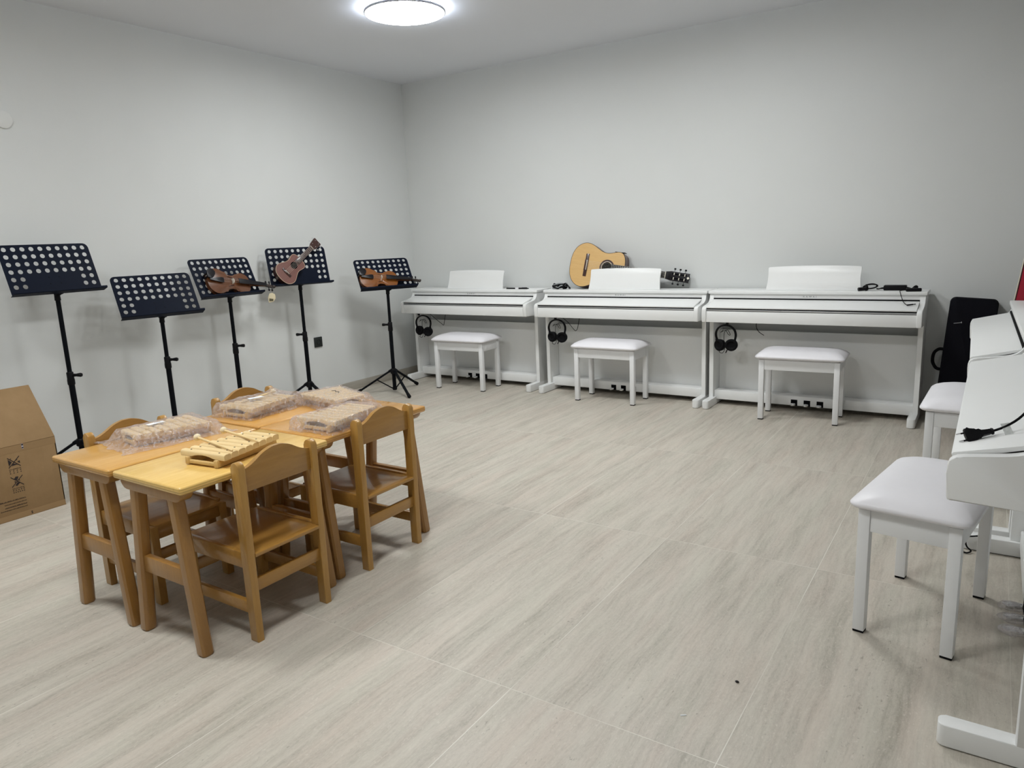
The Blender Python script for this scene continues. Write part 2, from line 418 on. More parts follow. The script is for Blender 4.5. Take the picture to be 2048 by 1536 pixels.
# ------------------------------------------------------------------ digital pianos
# local frame: x along the keyboard, y = 0 at the key slip front growing towards the back, z up
W2 = .68
SIDE = [(.006, .637), (.0015, .6385), (-.0005, .644), (-.004, .70), (-.0035, .718), (-.0005, .731), (.006, .7385), (.014, .742)] \
    + cat2([(.02, .744), (.07, .7505), (.115, .757), (.143, .765), (.162, .7785), (.173, .797), (.179, .822)], 4) \
    + [(.392, .822), (.392, .055), (.178, .055), (.178, .637)]
def piano(loc, rz, label, wrapped=False):
    t = thing('digital_piano', label, 'piano', loc, (0, 0, rz), 'white digital pianos')
    for s in (-1, 1):
        a, b = (s * W2, s * (W2 - .03))
        MB().prism(SIDE, 'x', min(a, b), max(a, b), .0035).build('side_panel', 'white', t)
    for s in (-1, 1):
        x0, x1 = sorted((s * W2, s * (W2 - .047)))
        rr = .0155; xm = (x0 + x1) / 2
        fr = [(x1 - rr + rr * cos(radians(a)), .02 + rr - rr * sin(radians(a))) for a in range(0, 91, 18)] + [(x0 + rr - rr * sin(radians(a)), .02 + rr - rr * cos(radians(a))) for a in range(0, 91, 18)]
        ft = MB().prism([(x0, .395), (x1, .395)] + fr, 'z', .003, .06, .003).build('foot', 'white', t)
        MB().bx(x0 + .004, x1 - .004, .05, .39, 0, .003).build('foot_pad', 'rubber', ft)
    xi = W2 - .03
    MB().bx(-xi, xi, .004, .024, .637, .714, .003).build('key_slip', 'white', t)
    MB().bx(-xi, xi, .012, .03, .712, .7175).build('slip_gap', 'black_gap', t)
    MB().bx(-xi, xi, .007, .02, .7175, .7265, .002).build('silver_strip', 'silver', t)
    MB().bx(-xi, xi, .012, .03, .7265, .735).build('upper_gap', 'black_gap', t)
    MB().prism([(.004, .735), (.002, .741), (.006, .7455), (.172, .7845), (.174, .775), (.02, .733)], 'x', -xi + .001, xi - .001, .0015).build('fallboard', 'white', t)
    MB().bx(-xi, xi, .168, .186, .776, .792).build('fallboard_gap', 'black_gap', t)
    nb = MB().prism([(.176, .7905), (.1765, .822), (.192, .822), (.192, .7905)], 'x', -xi, xi).build('name_board', 'white', t)
    lettering('brand_lettering', 'KAWAI', .0142, 'grey_ink', nb, (0, .1759, .8055), (pi / 2, 0, 0), 1.25, 1.75, .00035)
    MB().bx(-.689, .689, .165, .4, .821, .843, .004).build('top_board', 'white', t)
    MB().bx(-xi, xi, .022, .38, .639, .652).build('key_bed', 'white', t)
    MB().bx(-xi, xi, .376, .39, .652, .821).build('rear_board', 'white', t)
    MB().bx(-xi, xi, .325, .341, .095, .545, .002).build('back_panel', 'white', t)
    pb = MB().bx(-xi, xi, .212, .325, .04, .107, .004).build('pedal_box', 'white', t)
    for px in (-.083, .002, .087):
        MB().bx(px - .022, px + .022, .2105, .216, .041, .083, .002).build('pedal_slot', 'black_gap', pb)
        pl = MB().prism([(-.009, .01), (-.012, -.015), (-.0165, -.034), (-.016, -.046), (-.008, -.055), (0, -.0565), (.008, -.055), (.016, -.046), (.0165, -.034), (.012, -.015), (.009, .01)], 'z', -.006, .006, .003)
        pl.xf(Matrix.Translation((px, .210, .060)) @ Matrix.Rotation(radians(6), 4, 'X'))
        pd = pl.build('pedal', 'chrome', t)
        if wrapped:
            m = MB().sphere((0, 0, 0), 1, 14, 8)
            m.xf(Matrix.Translation((px, .182, .054)) @ Matrix.Diagonal((.021, .042, .015, 1)))
            for v in m.bm.verts:
                v.co += Vector((random.uniform(-1, 1), random.uniform(-1, 1), random.uniform(-1, 1))) * .0022
            w = m.build('plastic_wrap', 'film', pd, 60); w['label'] = 'crumpled clear plastic wrap over the pedal'
            sl = MB()
            for dy in (.166, .186): sl.lathe([(0, .001), (.0075, .001), (.008, 0)], (px, dy, .0595), 14)
            sl.build('sticker', 'black_plastic', pd)
    # music rest: slightly bowed plate leaning back
    A = []
    hw0, hw1, h = .303, .298, .163
    for k in range(9):
        u = k / 8; A.append((hw0 + (hw1 - hw0) * u - .006 * sin(pi * u), h * u * .97))
    top = [(hw1 - .005, h * .99), (hw1 - .012, h)] + [(x, h + .008 * (1 - (x / hw1) ** 2)) for x in [i / 10 * hw1 for i in range(8, -9, -2)]] + [(-hw1 + .012, h), (-hw1 + .005, h * .99)]
    poly = A + top + [(-x, z) for x, z in A[::-1]]
    m = MB().prism(poly, 'y', 0, .011, .003)
    m.xf(Matrix.Translation((0, .228, .8435)) @ Matrix.Rotation(radians(-16), 4, 'X'))
    mr = m.build('music_rest', 'white', t)
    MB().bx(-.02, .02, .24, .296, .843, .848, .001).box((0, .278, .898), (.03, .006, .112), .001, Matrix.Rotation(radians(10), 3, 'X')).build('rest_prop', 'white', mr)
    MB().prism([(-.008, 0), (-.008, -.018), (-.002, -.026), (.006, -.026), (.006, -.018), (.008, -.012), (.008, 0)], 'x', -.008, .008).xf(Matrix.Translation((-W2 + .165, .055, .639))).build('headphone_hook', 'black_plastic', t)
    return t

YS = 3.458
P1, P2, P3 = -3.456 + .68, -2.0178 + .68, -.630 + .68
piano((P1, YS, 0), 0, 'white digital piano in the room corner, nearest the left wall')
piano((P2, YS, 0), 0, 'white digital piano with an acoustic guitar lying on its top')
piano((P3, YS, 0), 0, 'white digital piano with a black power adapter on its top')
P4Y, P5Y = 2.425, 1.015
piano((1.004, P4Y, 0), -pi / 2 + .022, 'white digital piano on the right wall with a crimson panel above it')
piano((1.022, P5Y, 0), -pi / 2, 'white digital piano nearest the camera at the right edge with a plug on it', True)

# ------------------------------------------------------------------ piano benches
def bench(x, y, rz, label):
    t = thing('piano_bench', label, 'bench', (x, y, 0), (0, 0, rz), 'white padded piano benches')
    L, D, lw, zt = .25, .14, .034, .412
    for sx in (-1, 1):
        for sy in (-1, 1):
            cx, cy = sx * (L - lw / 2), sy * (D - lw / 2)
            lg = MB().bx(cx - lw / 2, cx + lw / 2, cy - lw / 2, cy + lw / 2, .007, zt, .002).build('leg', 'white_metal', t)
            MB().bx(cx - lw / 2 + .001, cx + lw / 2 - .001, cy - lw / 2 + .001, cy + lw / 2 - .001, 0, .007, .001).build('foot_cap', 'rubber', lg)
    for sy in (-1, 1):
        cy = sy * (D - .013)
        MB().bx(-L + lw, L - lw, cy - .009, cy + .009, .343, zt, .002).build('apron', 'white_metal', t)
    for sx in (-1, 1):
        cx = sx * (L - .013)
        MB().bx(cx - .009, cx + .009, -D + lw, D - lw, .343, zt, .002).build('apron', 'white_metal', t)
    # cushion: rounded pillow whose top is smaller than its belt
    m = MB(); bm = m.bm
    def ring(hx, hy, rad, z):
        pts = []
        for cx, cy, a0 in ((hx - rad, hy - rad, 0), (-hx + rad, hy - rad, 90), (-hx + rad, -hy + rad, 180), (hx - rad, -hy + rad, 270)):
            for k in range(7):
                a = radians(a0 + 15 * k); pts.append(bm.verts.new((cx + rad * cos(a), cy + rad * sin(a), z)))
        return pts
    prof = [(-.012, .412, .02), (-.002, .414, .024), (.018, .420, .03), (.026, .427, .034), (.027, .433, .036), (.022, .440, .04), (.008, .453, .05), (-.012, .464, .06), (-.034, .4715, .065), (-.07, .475, .05), (-.115, .4765, .022)]
    rings = [ring(L + e, D + e, r, z) for e, z, r in prof]
    for A, B in zip(rings, rings[1:]):
        n = len(A)
        for k in range(n): bm.faces.new((A[k], A[(k + 1) % n], B[(k + 1) % n], B[k]))
    bm.faces.new(rings[0][::-1]); bm.faces.new(rings[-1])
    m.build('cushion', 'leather', t, 60)
    return t
bench(-2.735, 3.475, .04, 'white padded bench at the piano in the room corner')
bench(-1.365, 3.512, .01, 'white padded bench at the piano that carries the guitar')
bench(.045, 3.497, .05, 'white padded bench at the piano that carries the power adapter')
bench(1.005, 2.455, -pi / 2 - .03, 'white padded bench half hidden behind the nearest piano on the right')
bench(.957, 1.026, -pi / 2 - .155, 'large white padded bench standing closest to the camera at right')

# ------------------------------------------------------------------ music stands
DW, DH = .489, .296
def desk_frame(x, y, yaw, tilt, z):
    n = Vector((cos(yaw), sin(yaw), 0)); u = Vector((-sin(yaw), cos(yaw), 0))
    upv = Vector((0, 0, 1)) * sin(tilt) - n * cos(tilt); N = n * sin(tilt) + Vector((0, 0, 1)) * cos(tilt)
    o = Vector((x, y, z)) + n * .035
    m = Matrix((u, upv, N)).transposed().to_4x4(); m.translation = o
    return m     # local x = across (to the right seen from the front), y = up the sheet, z = towards the reader

def desk_sheet():
    m = MB(); bm = m.bm
    pitch, r = .0467, .0128
    c0 = -4.5 * pitch
    xs = [-DW / 2] + [c0 + (i - .5) * pitch for i in range(11)] + [DW / 2]
    rp = .0435; ytop = DH - .026
    ys = [0.0] + [ytop - (5 - j) * rp - rp / 2 for j in range(6)] + [ytop + rp / 2, DH]
    K = 4
    cache = {}
    def V(x, y):
        k = (round(x, 6), round(y, 6))
        if k not in cache: cache[k] = bm.verts.new((x, y, 0))
        return cache[k]
    def border(x0, x1, y0, y1):
        p = []
        for k in range(K): p.append((x0 + (x1 - x0) * k / K, y0))
        for k in range(K): p.append((x1, y0 + (y1 - y0) * k / K))
        for k in range(K): p.append((x1 - (x1 - x0) * k / K, y1))
        for k in range(K): p.append((x0, y1 - (y1 - y0) * k / K))
        return p
    for j in range(len(ys) - 1):
        for i in range(len(xs) - 1):
            x0, x1, y0, y1 = xs[i], xs[i + 1], ys[j], ys[j + 1]
            bd = border(x0, x1, y0, y1)
            hole = 1 <= i <= 10 and 1 <= j <= 6 and (j >= 3 or i in (1, 2, 9, 10))
            if hole:
                cx, cy = (x0 + x1) / 2, (y0 + y1) / 2
                out = [V(*p) for p in bd]; inn = []
                for (px, py) in bd:
                    a = math.atan2((py - cy) / (y1 - y0), (px - cx) / (x1 - x0))
                    inn.append(bm.verts.new((cx + r * cos(a), cy + r * sin(a), 0)))
                n = len(out)
                for k in range(n): bm.faces.new((out[k], out[(k + 1) % n], inn[(k + 1) % n], inn[k]))
            else:
                bm.faces.new([V(*p) for p in bd])
    R = .03
    for v in bm.verts:
        x, y = v.co.x, v.co.y
        s = 1 if x > 0 else -1
        dx, dy = abs(x) - (DW / 2 - R), y - (DH - R)
        if dx > 0 and dy > 0:
            l = sqrt(dx * dx + dy * dy); mx = max(dx, dy)
            if l > 1e-9:
                f = min(1, mx * 1.0 / l)      # map the square corner onto the arc
                v.co.x = s * (DW / 2 - R + dx * f); v.co.y = DH - R + dy * f
    bmesh.ops.recalc_face_normals(bm, faces=bm.faces[:])
    geom = bmesh.ops.extrude_face_region(bm, geom=bm.faces[:])
    vs = [g for g in geom['geom'] if isinstance(g, bmesh.types.BMVert)]
    bmesh.ops.translate(bm, verts=vs, vec=(0, 0, -.0014))
    return m

def music_stand(x, y, yaw, tilt, z, label, az0=-26, knob_az=0):
    t = thing('music_stand', label, 'music stand', (x, y, 0), (0, 0, 0), 'black perforated music stands')
    MB().cyl((0, 0, .03), (0, 0, .565), .0162, seg=20).build('lower_tube', 'black_metal', t)
    MB().cyl((0, 0, .5), (0, 0, z - .01), .0125, seg=16).build('upper_tube', 'black_metal', t)
    cl = MB().lathe([(0, .535), (.018, .535), (.0205, .541), (.0205, .565), (.019, .572), (.019, .607), (.0165, .612), (0, .612)], seg=20).build('height_collar', 'black_plastic', t)
    ka = radians(knob_az); d = Vector((cos(ka), sin(ka), 0)); k0 = Vector((0, 0, .592))
    MB().cyl(k0 + d * .012, k0 + d * .038, .0105, .008, 12).cyl(k0 + d * .038, k0 + d * .06, .009, .0125, 12).cyl(k0 + d * .06, k0 + d * .068, .0125, .010, 12).build('clamp_knob', 'black_plastic', cl)
    MB().lathe([(0, .165), (.023, .165), (.027, .17), (.027, .202), (.022, .21), (.0, .21)], seg=20).build('tripod_hub', 'black_plastic', t)
    MB().lathe([(0, .022), (.017, .022), (.02, .028), (.02, .047), (0, .05)], seg=16).build('brace_hub', 'black_plastic', t)
    for k in range(3):
        a = radians(az0 + 120 * k); e = Vector((cos(a), sin(a), 0)); s = Vector((-sin(a), cos(a), 0))
        top = e * .024 + Vector((0, 0, .193)); foot = e * .318 + Vector((0, 0, .016))
        dv = (foot - top).normalized(); nv = s.cross(dv)
        rot = Matrix((dv, s, nv)).transposed()
        lg = MB().box((top + foot) / 2, ((foot - top).length, .022, .016), .004, rot).box(e * .03 + Vector((0, 0, .19)), (.026, .024, .022), .004, rot).build('tripod_leg', 'black_metal', t)
        MB().cyl(foot - dv * .03, foot + dv * .004, .0135, .0155, 14).sphere(foot + dv * .001, .0145, 12, 8).build('rubber_foot', 'rubber', lg)
        mid = top.lerp(foot, .42)
        MB().tube([e * .014 + Vector((0, 0, .034)), mid - Vector((0, 0, .004))], .0052, 8, 0).build('brace', 'black_metal', t)
    fm = desk_frame(0, 0, yaw, tilt, z)
    dk = desk_sheet().xf(fm).build('desk', 'navy_metal', t, 30)
    # ledge: folded lip running the full width, a little wider than the sheet
    MB().prism([(-.0014, -.0005), (.044, -.0005), (.0482, .003), (.0482, .012), (.0467, .012), (.0467, .0042), (.043, .0012), (.0005, .0012)], 'x', -DW / 2 - .008, DW / 2 + .008) \
        .xf(fm @ Matrix(((1, 0, 0, 0), (0, 0, 1, 0), (0, 1, 0, 0), (0, 0, 0, 1)))).build('ledge', 'navy_metal', dk)
    rv = [(.028, .10), (-.028, .10), (.028, .062), (-.028, .062)]
    for px, py in rv:
        MB().lathe([(0, .0015), (.0025, .0013), (.0036, 0)], (px, py, 0), 10).xf(fm).build('rivet', 'black_metal', dk)
    # bracket joining the tube and the sheet
    MB().cyl((0, 0, z - .04), (0, 0, z + .01), .0165, .014, 16).build('tilt_joint', 'black_plastic', t)
    MB().box((0, .05, -.012), (.05, .10, .018), .003).box((0, .012, -.022), (.03, .03, .03), .003).xf(fm).build('desk_bracket', 'black_metal', t)
    return fm
stand_frames = {}
for key, args in dict(
    s1=((-3.396, .511, .017, 1.22, 1.069), 'black music stand nearest the camera at the left edge, empty, highest desk', 0, 34),
    s2=((-3.36, 1.096, -.191, 1.094, .874), 'empty black music stand with the lowest desk, second from the left', -26, 34),
    s3=((-3.462, 1.682, .006, 1.152, .946), 'black music stand holding a violin with a cream tag on its scroll', 0, 34),
    s4=((-3.46, 2.323, -.276, 1.35, .982), 'black music stand holding a ukulele', 0, 214),
    s5=((-3.206, 3.035, -.431, 1.024, .891), 'black music stand holding a violin, beside the corner piano', -26, 214)).items():
    (x, y, yaw, tilt, z), lab, az, kaz = args
    music_stand(x, y, yaw, tilt, z, lab, az, kaz)
    stand_frames[key] = desk_frame(x, y, yaw, tilt, z)

# ------------------------------------------------------------------ guitars (guitar and ukulele share one builder)
G_OUT = [(0, .0), (.002, .045), (.012, .092), (.036, .138), (.074, .170), (.115, .184), (.155, .182), (.195, .168), (.232, .148), (.268, .130), (.298, .121),
         (.328, .119), (.36, .125), (.392, .134), (.422, .138), (.448, .131), (.468, .112), (.481, .08), (.487, .04), (.488, 0)]
def guitar_outline(L, wsc, n=3):
    top = cat2(G_OUT, n)
    k = L / .488
    up_ = [(x * k, y * k * wsc) for x, y in top]
    return up_ + [(x, -y) for x, y in up_[-2:0:-1]]
def ring_plate(m, outer, inner, z0, z1):
    bm = m.bm; n = len(outer)
    r = [[bm.verts.new((p[0], p[1], z)) for p in pl] for pl, z in ((outer, z0), (outer, z1), (inner, z1), (inner, z0))]
    for a in range(4):
        A, B = r[a], r[(a + 1) % 4]
        for k in range(n):
            j = (k + 1) % n; bm.faces.new((A[k], A[j], B[j], B[k]))
    return m
def inset(out, d):
    n = len(out); res = []
    for i in range(n):
        a, b = Vector(out[i - 1]), Vector(out[(i + 1) % n]); t = (b - a).normalized()
        res.append((out[i][0] + t.y * (-d if False else d) * -1, out[i][1] + t.x * d * -1 * -1)) if False else res.append((out[i][0] + t.y * d, out[i][1] - t.x * d))
    return res
def circle(cx, cy, r, n):
    return [(cx + r * cos(2 * pi * k / n), cy + r * sin(2 * pi * k / n)) for k in range(n)]

def plucked(root, P):
    """local frame: x from tail to head, y across, z out of the soundboard; z = 0 is the back"""
    L, D = P['L'], P['D']; out = guitar_outline(L, P['wsc'])
    ins = inset(out, P['bind'])
    # make sure the inset goes inwards
    if max(p[1] for p in ins) > max(p[1] for p in out): ins = inset(out, -P['bind'])
    MB().prism(out, 'z', 0, D - .003, P['bind'] * .6).build('body', P['side'], root)
    ring_plate(MB(), out, ins, D - .004, D).build('binding', P['bindmat'], root)
    MB().prism(ins, 'z', D - .003, D + .0002).build('soundboard', P['top'], root)
    hx, hr = P['hole']
    MB().prism(circle(hx, 0, hr, 32), 'z', D, D + .0006).build('sound_hole', 'black_gap', root)
    if P['rosette']:
        ring_plate(MB(), circle(hx, 0, hr * 1.5, 40), circle(hx, 0, hr * 1.02, 40), D, D + .0009).build('rosette', 'rosewood', root)
        ring_plate(MB(), circle(hx, 0, hr * 1.16, 40), circle(hx, 0, hr * 1.08, 40), D + .0008, D + .0013).build('rosette_ring', 'bone', root)
    bx, bl, bw = P['bridge']
    br = MB().bx(bx - bw / 2, bx + bw / 2, -bl / 2, bl / 2, D, D + P['bh'] * .55, .002).bx(bx - bw / 2, bx + bw / 2, -bl * .24, bl * .24, D + P['bh'] * .4, D + P['bh'], .0015).build('bridge', 'rosewood', root)
    MB().bx(bx + bw * .12, bx + bw * .26, -bl * .22, bl * .22, D + P['bh'] * .8, D + P['bh'] * 1.35, .0006).build('saddle', 'bone', br)
    nx, nw, jx = P['nut'], P['nw'], P['fb0']
    fz0, fz1 = D + .001, D + P['fbt']
    # neck, fingerboard
    MB().prism([(L - .02, -nw * .56), (nx, -nw / 2), (nx, nw / 2), (L - .02, nw * .56)], 'z', D - P['nt'], D + .001, P['nt'] * .3).prism([(L - .01, -nw * .6), (L + .04 * P['k'], -nw * .5), (L + .04 * P['k'], nw * .5), (L - .01, nw * .6)], 'z', D - P['nt'] * 2.4, D - .002, .003).build('neck', P['neck'], root)
    fb = MB().prism([(jx, -nw * .62), (nx, -nw / 2), (nx, nw / 2), (jx, nw * .62)], 'z', fz0, fz1, .0006).build('fingerboard', P['fbm'], root)
    scale_len = nx - bx; fr = MB()
    for k in range(1, P['frets'] + 1):
        fx = nx - scale_len * (1 - 2 ** (-k / 12))
        if fx < jx + .002: break
        fr.bx(fx - .0006 * P['k'], fx + .0006 * P['k'], -nw * .53, nw * .53, fz1 - .0004, fz1 + .0009)
    fr.build('frets', 'silver', fb)
    MB().bx(nx, nx + .005 * P['k'], -nw / 2, nw / 2, fz0 - .001, fz1 + .0016, .0006).build('nut', 'bone', root)
    # headstock tilted back
    hl, hw0, hw1 = P['hl'], P['hw0'], P['hw1']
    R = Matrix.Translation((nx + .004 * P['k'], 0, D + .001)) @ Matrix.Rotation(radians(P['htilt']), 4, 'Y')
    crown = [(hl, 0), (hl * .975, hw1 * .28), (hl * .96, hw1 * .42), (hl * .985, hw1 * .5)] if P['crown'] == 'point' else [(hl * .97, 0), (hl, hw1 * .52)]
    half = [(0, hw0 / 2), (hl * .10, hw0 * .55), (hl * .22, hw1 * .5)] + ([] if P['crown'] == 'point' else []) + [(hl * .9, hw1 * (.5 if P['crown'] == 'point' else .60))]
    poly = half + crown[::-1]
    poly = poly + [(x, -y) for x, y in poly[::-1] if abs(y) > 1e-6]
    hs = MB().prism(poly, 'z', -.014 * P['k'] - .002, 0, .0012).xf(R).build('headstock', P['head'], root)
    n = P['strings']; per = n // 2
    if P['slots']:
        for s in (-1, 1):
            MB().prism([(hl * .26, s * hw1 * .15), (hl * .26, s * hw1 * .32), (hl * .86, s * hw1 * .32), (hl * .86, s * hw1 * .15)], 'z', -.0002, .0008).xf(R).build('slot', 'black_gap', hs)
            MB().bx(hl * .24, hl * .88, s * hw1 * .5 - .002, s * hw1 * .5 + .002, -.016, -.004, .001).xf(R).build('tuner_plate', 'silver', hs)
    for s in (-1, 1):
        for k in range(per):
            px = hl * (.34 + .44 * k / max(1, per - 1))
            m = MB()
            if P['slots']:
                m.cyl((px, s * hw1 * .5, -.009), (px, s * (hw1 * .5 + .016), -.012), .002, seg=8)
                m.box((px, s * (hw1 * .5 + .022), -.013), (.016, .013, .007), .003)
                MB().cyl((px, s * hw1 * .12, -.002), (px, s * hw1 * .36, -.002), .0042, seg=10).xf(R).build('string_roller', 'bone', hs)
            else:
                m.cyl((px, s * hw1 * .28, 0), (px, s * hw1 * .28, .006), .0022, seg=8).cyl((px, s * hw1 * .5, -.006), (px, s * (hw1 * .55 + .012), -.006), .0018, seg=8).box((px, s * (hw1 * .55 + .014), -.006), (.009, .008, .006), .002)
            m.xf(R).build('tuner', P['tuner'], hs)
    if P['slots']:
        MB().prism([(0, .011), (.011, 0), (0, -.011), (-.011, 0)], 'z', 0, .0012).xf(R @ Matrix.Translation((hl * .925, 0, 0))).build('head_inlay', 'bone', hs)
    st = MB()
    for k in range(n):
        a = (k - (n - 1) / 2) / (n - 1)
        st.cyl((bx, a * bl * .36, D + P['bh'] * 1.25), (nx, a * nw * .82, fz1 + .0016), P['sr'], seg=5)
    st.build('strings', P['strmat'], root)

def frame(o, xdir, zdir):
    x = Vector(xdir).normalized(); z = Vector(zdir); z = (z - x * z.dot(x)).normalized(); y = z.cross(x)
    m = Matrix((x, y, z)).transposed().to_4x4(); m.translation = o
    return m
def settle(t, m, ref, miny=None, minz=None, maxy=None, xlim=9):
    """slide a thing along the axes of `ref` until it touches what carries it"""
    inv = ref.inverted(); lo = Vector((9, 9, 9)); hi = -lo
    def walk(o, acc):
        nonlocal lo, hi
        for c in o.children:
            mm = acc @ c.matrix_basis
            if c.type == 'MESH':
                for v in c.data.vertices:
                    p = inv @ (mm @ v.co)
                    if abs(p.x) > xlim: continue
                    lo = Vector(map(min, lo, p)); hi = Vector(map(max, hi, p))
            walk(c, mm)
    walk(t, m)
    d = Vector((0, 0, 0))
    if miny is not None: d.y = miny - lo.y
    if maxy is not None: d.y = maxy - hi.y
    if minz is not None: d.z = minz - lo.z
    out = m.copy(); out.translation = m.translation + ref.to_3x3() @ d
    return out
def place(t, m):
    t.location = m.translation; t.rotation_euler = m.to_euler()

gt = thing('acoustic_guitar', 'acoustic guitar with pale spruce top leaning on the wall atop the middle piano', 'guitar')
plucked(gt, dict(L=.488, D=.092, wsc=1.0, bind=.0035, bindmat='ebony', side='mahogany', top='spruce', hole=(.333, .043), rosette=True,
                 bridge=(.148, .188, .029), bh=.009, nut=.832, nw=.05, fb0=.372, fbt=.006, nt=.020, k=1, neck='mahogany', fbm='ebony', frets=19,
                 hl=.19, hw0=.058, hw1=.074, htilt=12, crown='point', head='ebony', strings=6, slots=True, tuner='black_plastic', sr=.0005, strmat='bone'))
MB().bx(.37, .46, .1375, .1405, .025, .070, .002).xf(Matrix.Identity(4)).build('preamp_panel', 'black_plastic', gt)
nrm = Vector((.05, -cos(radians(13)), sin(radians(13))))
xax = Vector((cos(radians(7.5)), .055, -sin(radians(7.5))))
gm = frame(Vector((0, 0, 0)), xax, nrm)
# put the tail end of the top at its measured place, back edge against the wall
GS = .97
gm.translation = Vector((-1.832, 3.80, 1.0)) - gm.to_3x3() @ Vector((0, 0, .092))
gm.translation = settle(gt, gm @ Matrix.Scale(GS, 4), Matrix.Identity(4), maxy=YB - .002, minz=.8436).translation
place(gt, gm); gt.scale = (GS, GS, GS)

uk = thing('ukulele', 'reddish brown ukulele propped slanting on a music stand', 'ukulele')
plucked(uk, dict(L=.24, D=.056, wsc=.98, bind=.002, bindmat='binding', side='rosewood', top='uke_wood', hole=(.160, .0275), rosette=False,
                 bridge=(.072, .086, .020), bh=.006, nut=.380, nw=.035, fb0=.19, fbt=.0035, nt=.013, k=.5, neck='rosewood', fbm='rosewood', frets=14,
                 hl=.088, hw0=.044, hw1=.060, htilt=8, crown='flat', head='rosewood', strings=4, slots=False, tuner='silver', sr=.0004, strmat='bone'))
fm = stand_frames['s4']
ua = radians(37)
um = fm @ Matrix.Translation((-.190, .048, .006)) @ Matrix.Rotation(ua, 4, 'Z') @ Matrix.Rotation(radians(2), 4, 'Y')
um = settle(uk, um, fm, miny=.0025, minz=.0015)
place(uk, um)

# ------------------------------------------------------------------ violins
V_OUT = [(0, 0), (.003, .035), (.016, .066), (.042, .090), (.076, .101), (.108, .096), (.134, .0835), (.146, .0815), (.154, .079), (.159, .0685), (.176, .058), (.197, .0545), (.217, .057),
         (.232, .0665), (.237, .0705), (.246, .070), (.268, .080), (.292, .0835), (.316, .078), (.338, .062), (.350, .040), (.355, .018), (.356, 0)]
def violin(label, top, m, ref, sc=.93):
    t = thing('violin', label, 'violin', group='violins on the music stands')
    half = cat2(V_OUT, 3); out = half + [(x, -y) for x, y in half[-2:0:-1]]
    # ribs
    rib = [(x * .985 + .003, y * .96) for x, y in out]
    MB().prism(rib, 'z', .004, .034).build('ribs', 'violin_dark', t)
    # arched plates
    def plate(z0, sgn, name, mat):
        mm = MB(); bm = mm.bm; c = (.175, 0)
        rings = []
        for s, h in ((1, 0), (1, .0035), (.95, .0045), (.82, .0075), (.62, .0115), (.38, .0148), (.15, .016)):
            rings.append([bm.verts.new((c[0] + (x - c[0]) * s, y * s, z0 + sgn * h)) for x, y in out])
        for A, B in zip(rings, rings[1:]):
            n = len(A)
            for k in range(n): bm.faces.new((A[k], A[(k + 1) % n], B[(k + 1) % n], B[k]))
        bm.faces.new(rings[0][::-1]); bm.faces.new(rings[-1])
        return mm.build(name, mat, t, 50)
    plate(.034, 1, 'top_plate', top); plate(.004, -.25, 'back_plate', 'violin_dark')
    for s in (-1, 1):
        MB().tube([(.150, s * .046, .0447), (.156, s * .040, .0462), (.168, s * .039, .0465), (.186, s * .035, .0475), (.198, s * .032, .0485), (.206, s * .028, .049), (.203, s * .024, .0495)], .0016, 6, 4).build('f_hole', 'black_gap', t)
    br = MB().prism([(-.021, .046), (-.017, .072), (-.008, .0795), (.008, .078), (.017, .070), (.021, .046), (.012, .046), (.008, .053), (-.008, .053), (-.012, .046)], 'x', .193, .197).build('bridge', 'bone', t)
    MB().prism([(.012, -.0075), (.012, .0075), (.10, .020), (.118, .0205), (.122, .012), (.122, -.012), (.118, -.0205), (.10, -.020)], 'z', .054, .061, .002).xf(Matrix.Translation((0, 0, .000)) @ Matrix.Rotation(radians(-3.2), 4, 'Y')).build('tailpiece', 'ebony', t)
    MB().prism([(.236, -.0215), (.49, -.0125), (.49, .0125), (.236, .0215)], 'z', .056, .0615, .002).xf(Matrix.Translation((.49, 0, .0435)) @ Matrix.Rotation(radians(3.6), 4, 'Y') @ Matrix.Translation((-.49, 0, -.0435))).build('fingerboard', 'ebony', t)
    MB().prism([(.345, -.017), (.36, -.0155), (.49, -.012), (.49, .012), (.36, .0155), (.345, .017)], 'z', .030, .045, .004).bx(.342, .372, -.016, .016, .006, .042, .003).build('neck', 'violin_dark', t)
    MB().bx(.489, .494, -.0125, .0125, .042, .052, .001).build('nut', 'ebony', t)
    pb = MB().prism([(.49, .046), (.49, .030), (.53, .022), (.56, .018), (.575, .024), (.56, .036), (.53, .042)], 'y', -.0105, .0105, .002)
    # scroll: spiral
    for k in range(22):
        a = k / 21 * 3.4 * pi; r = .020 * (1 - k / 27); pb.sphere((.574 + r * .55 * cos(a + 1.2), 0, .026 + r * .55 * sin(a + 1.2)), .0072 + .0022 * (1 - k / 21), 8, 6, (1, 1.15 + .3 * (k / 21), 1))
    pbo = pb.build('peg_box', 'maple_dark', t, 60)
    for i, (px, s) in enumerate(((.505, 1), (.522, -1), (.536, 1), (.55, -1))):
        MB().cyl((px, -s * .012, .032), (px, s * .024, .032), .0028, .0034, 10).lathe([(0, 0), (.0042, .0), (.0075, .004), (.0075, .012), (.005, .017), (0, .018)], (px, s * .024, .032), 12, Matrix.Rotation(-s * pi / 2, 3, 'X')).build('peg', 'ebony', pbo)
    # chin rest to one side of the tailpiece
    cr = MB().prism(cat2([(-.004, .012), (-.006, .05), (.006, .078), (.034, .088), (.055, .076), (.06, .05), (.045, .024), (.03, .012)], 4, True), 'z', .053, .063, .004)
    cr.bx(-.006, .002, .018, .026, .0, .056, .001).bx(-.006, .002, .044, .052, .0, .056, .001)
    cr.build('chin_rest', 'ebony', t)
    st = MB()
    for k in range(4):
        a = (k - 1.5) / 1.5
        st.tube([(.116, a * .014, .0635), (.195, a * .017, .0795 - .004 * a * a), (.491, a * .0085, .0535)], .0005, 5, 0)
    st.build('strings', 'silver', t)
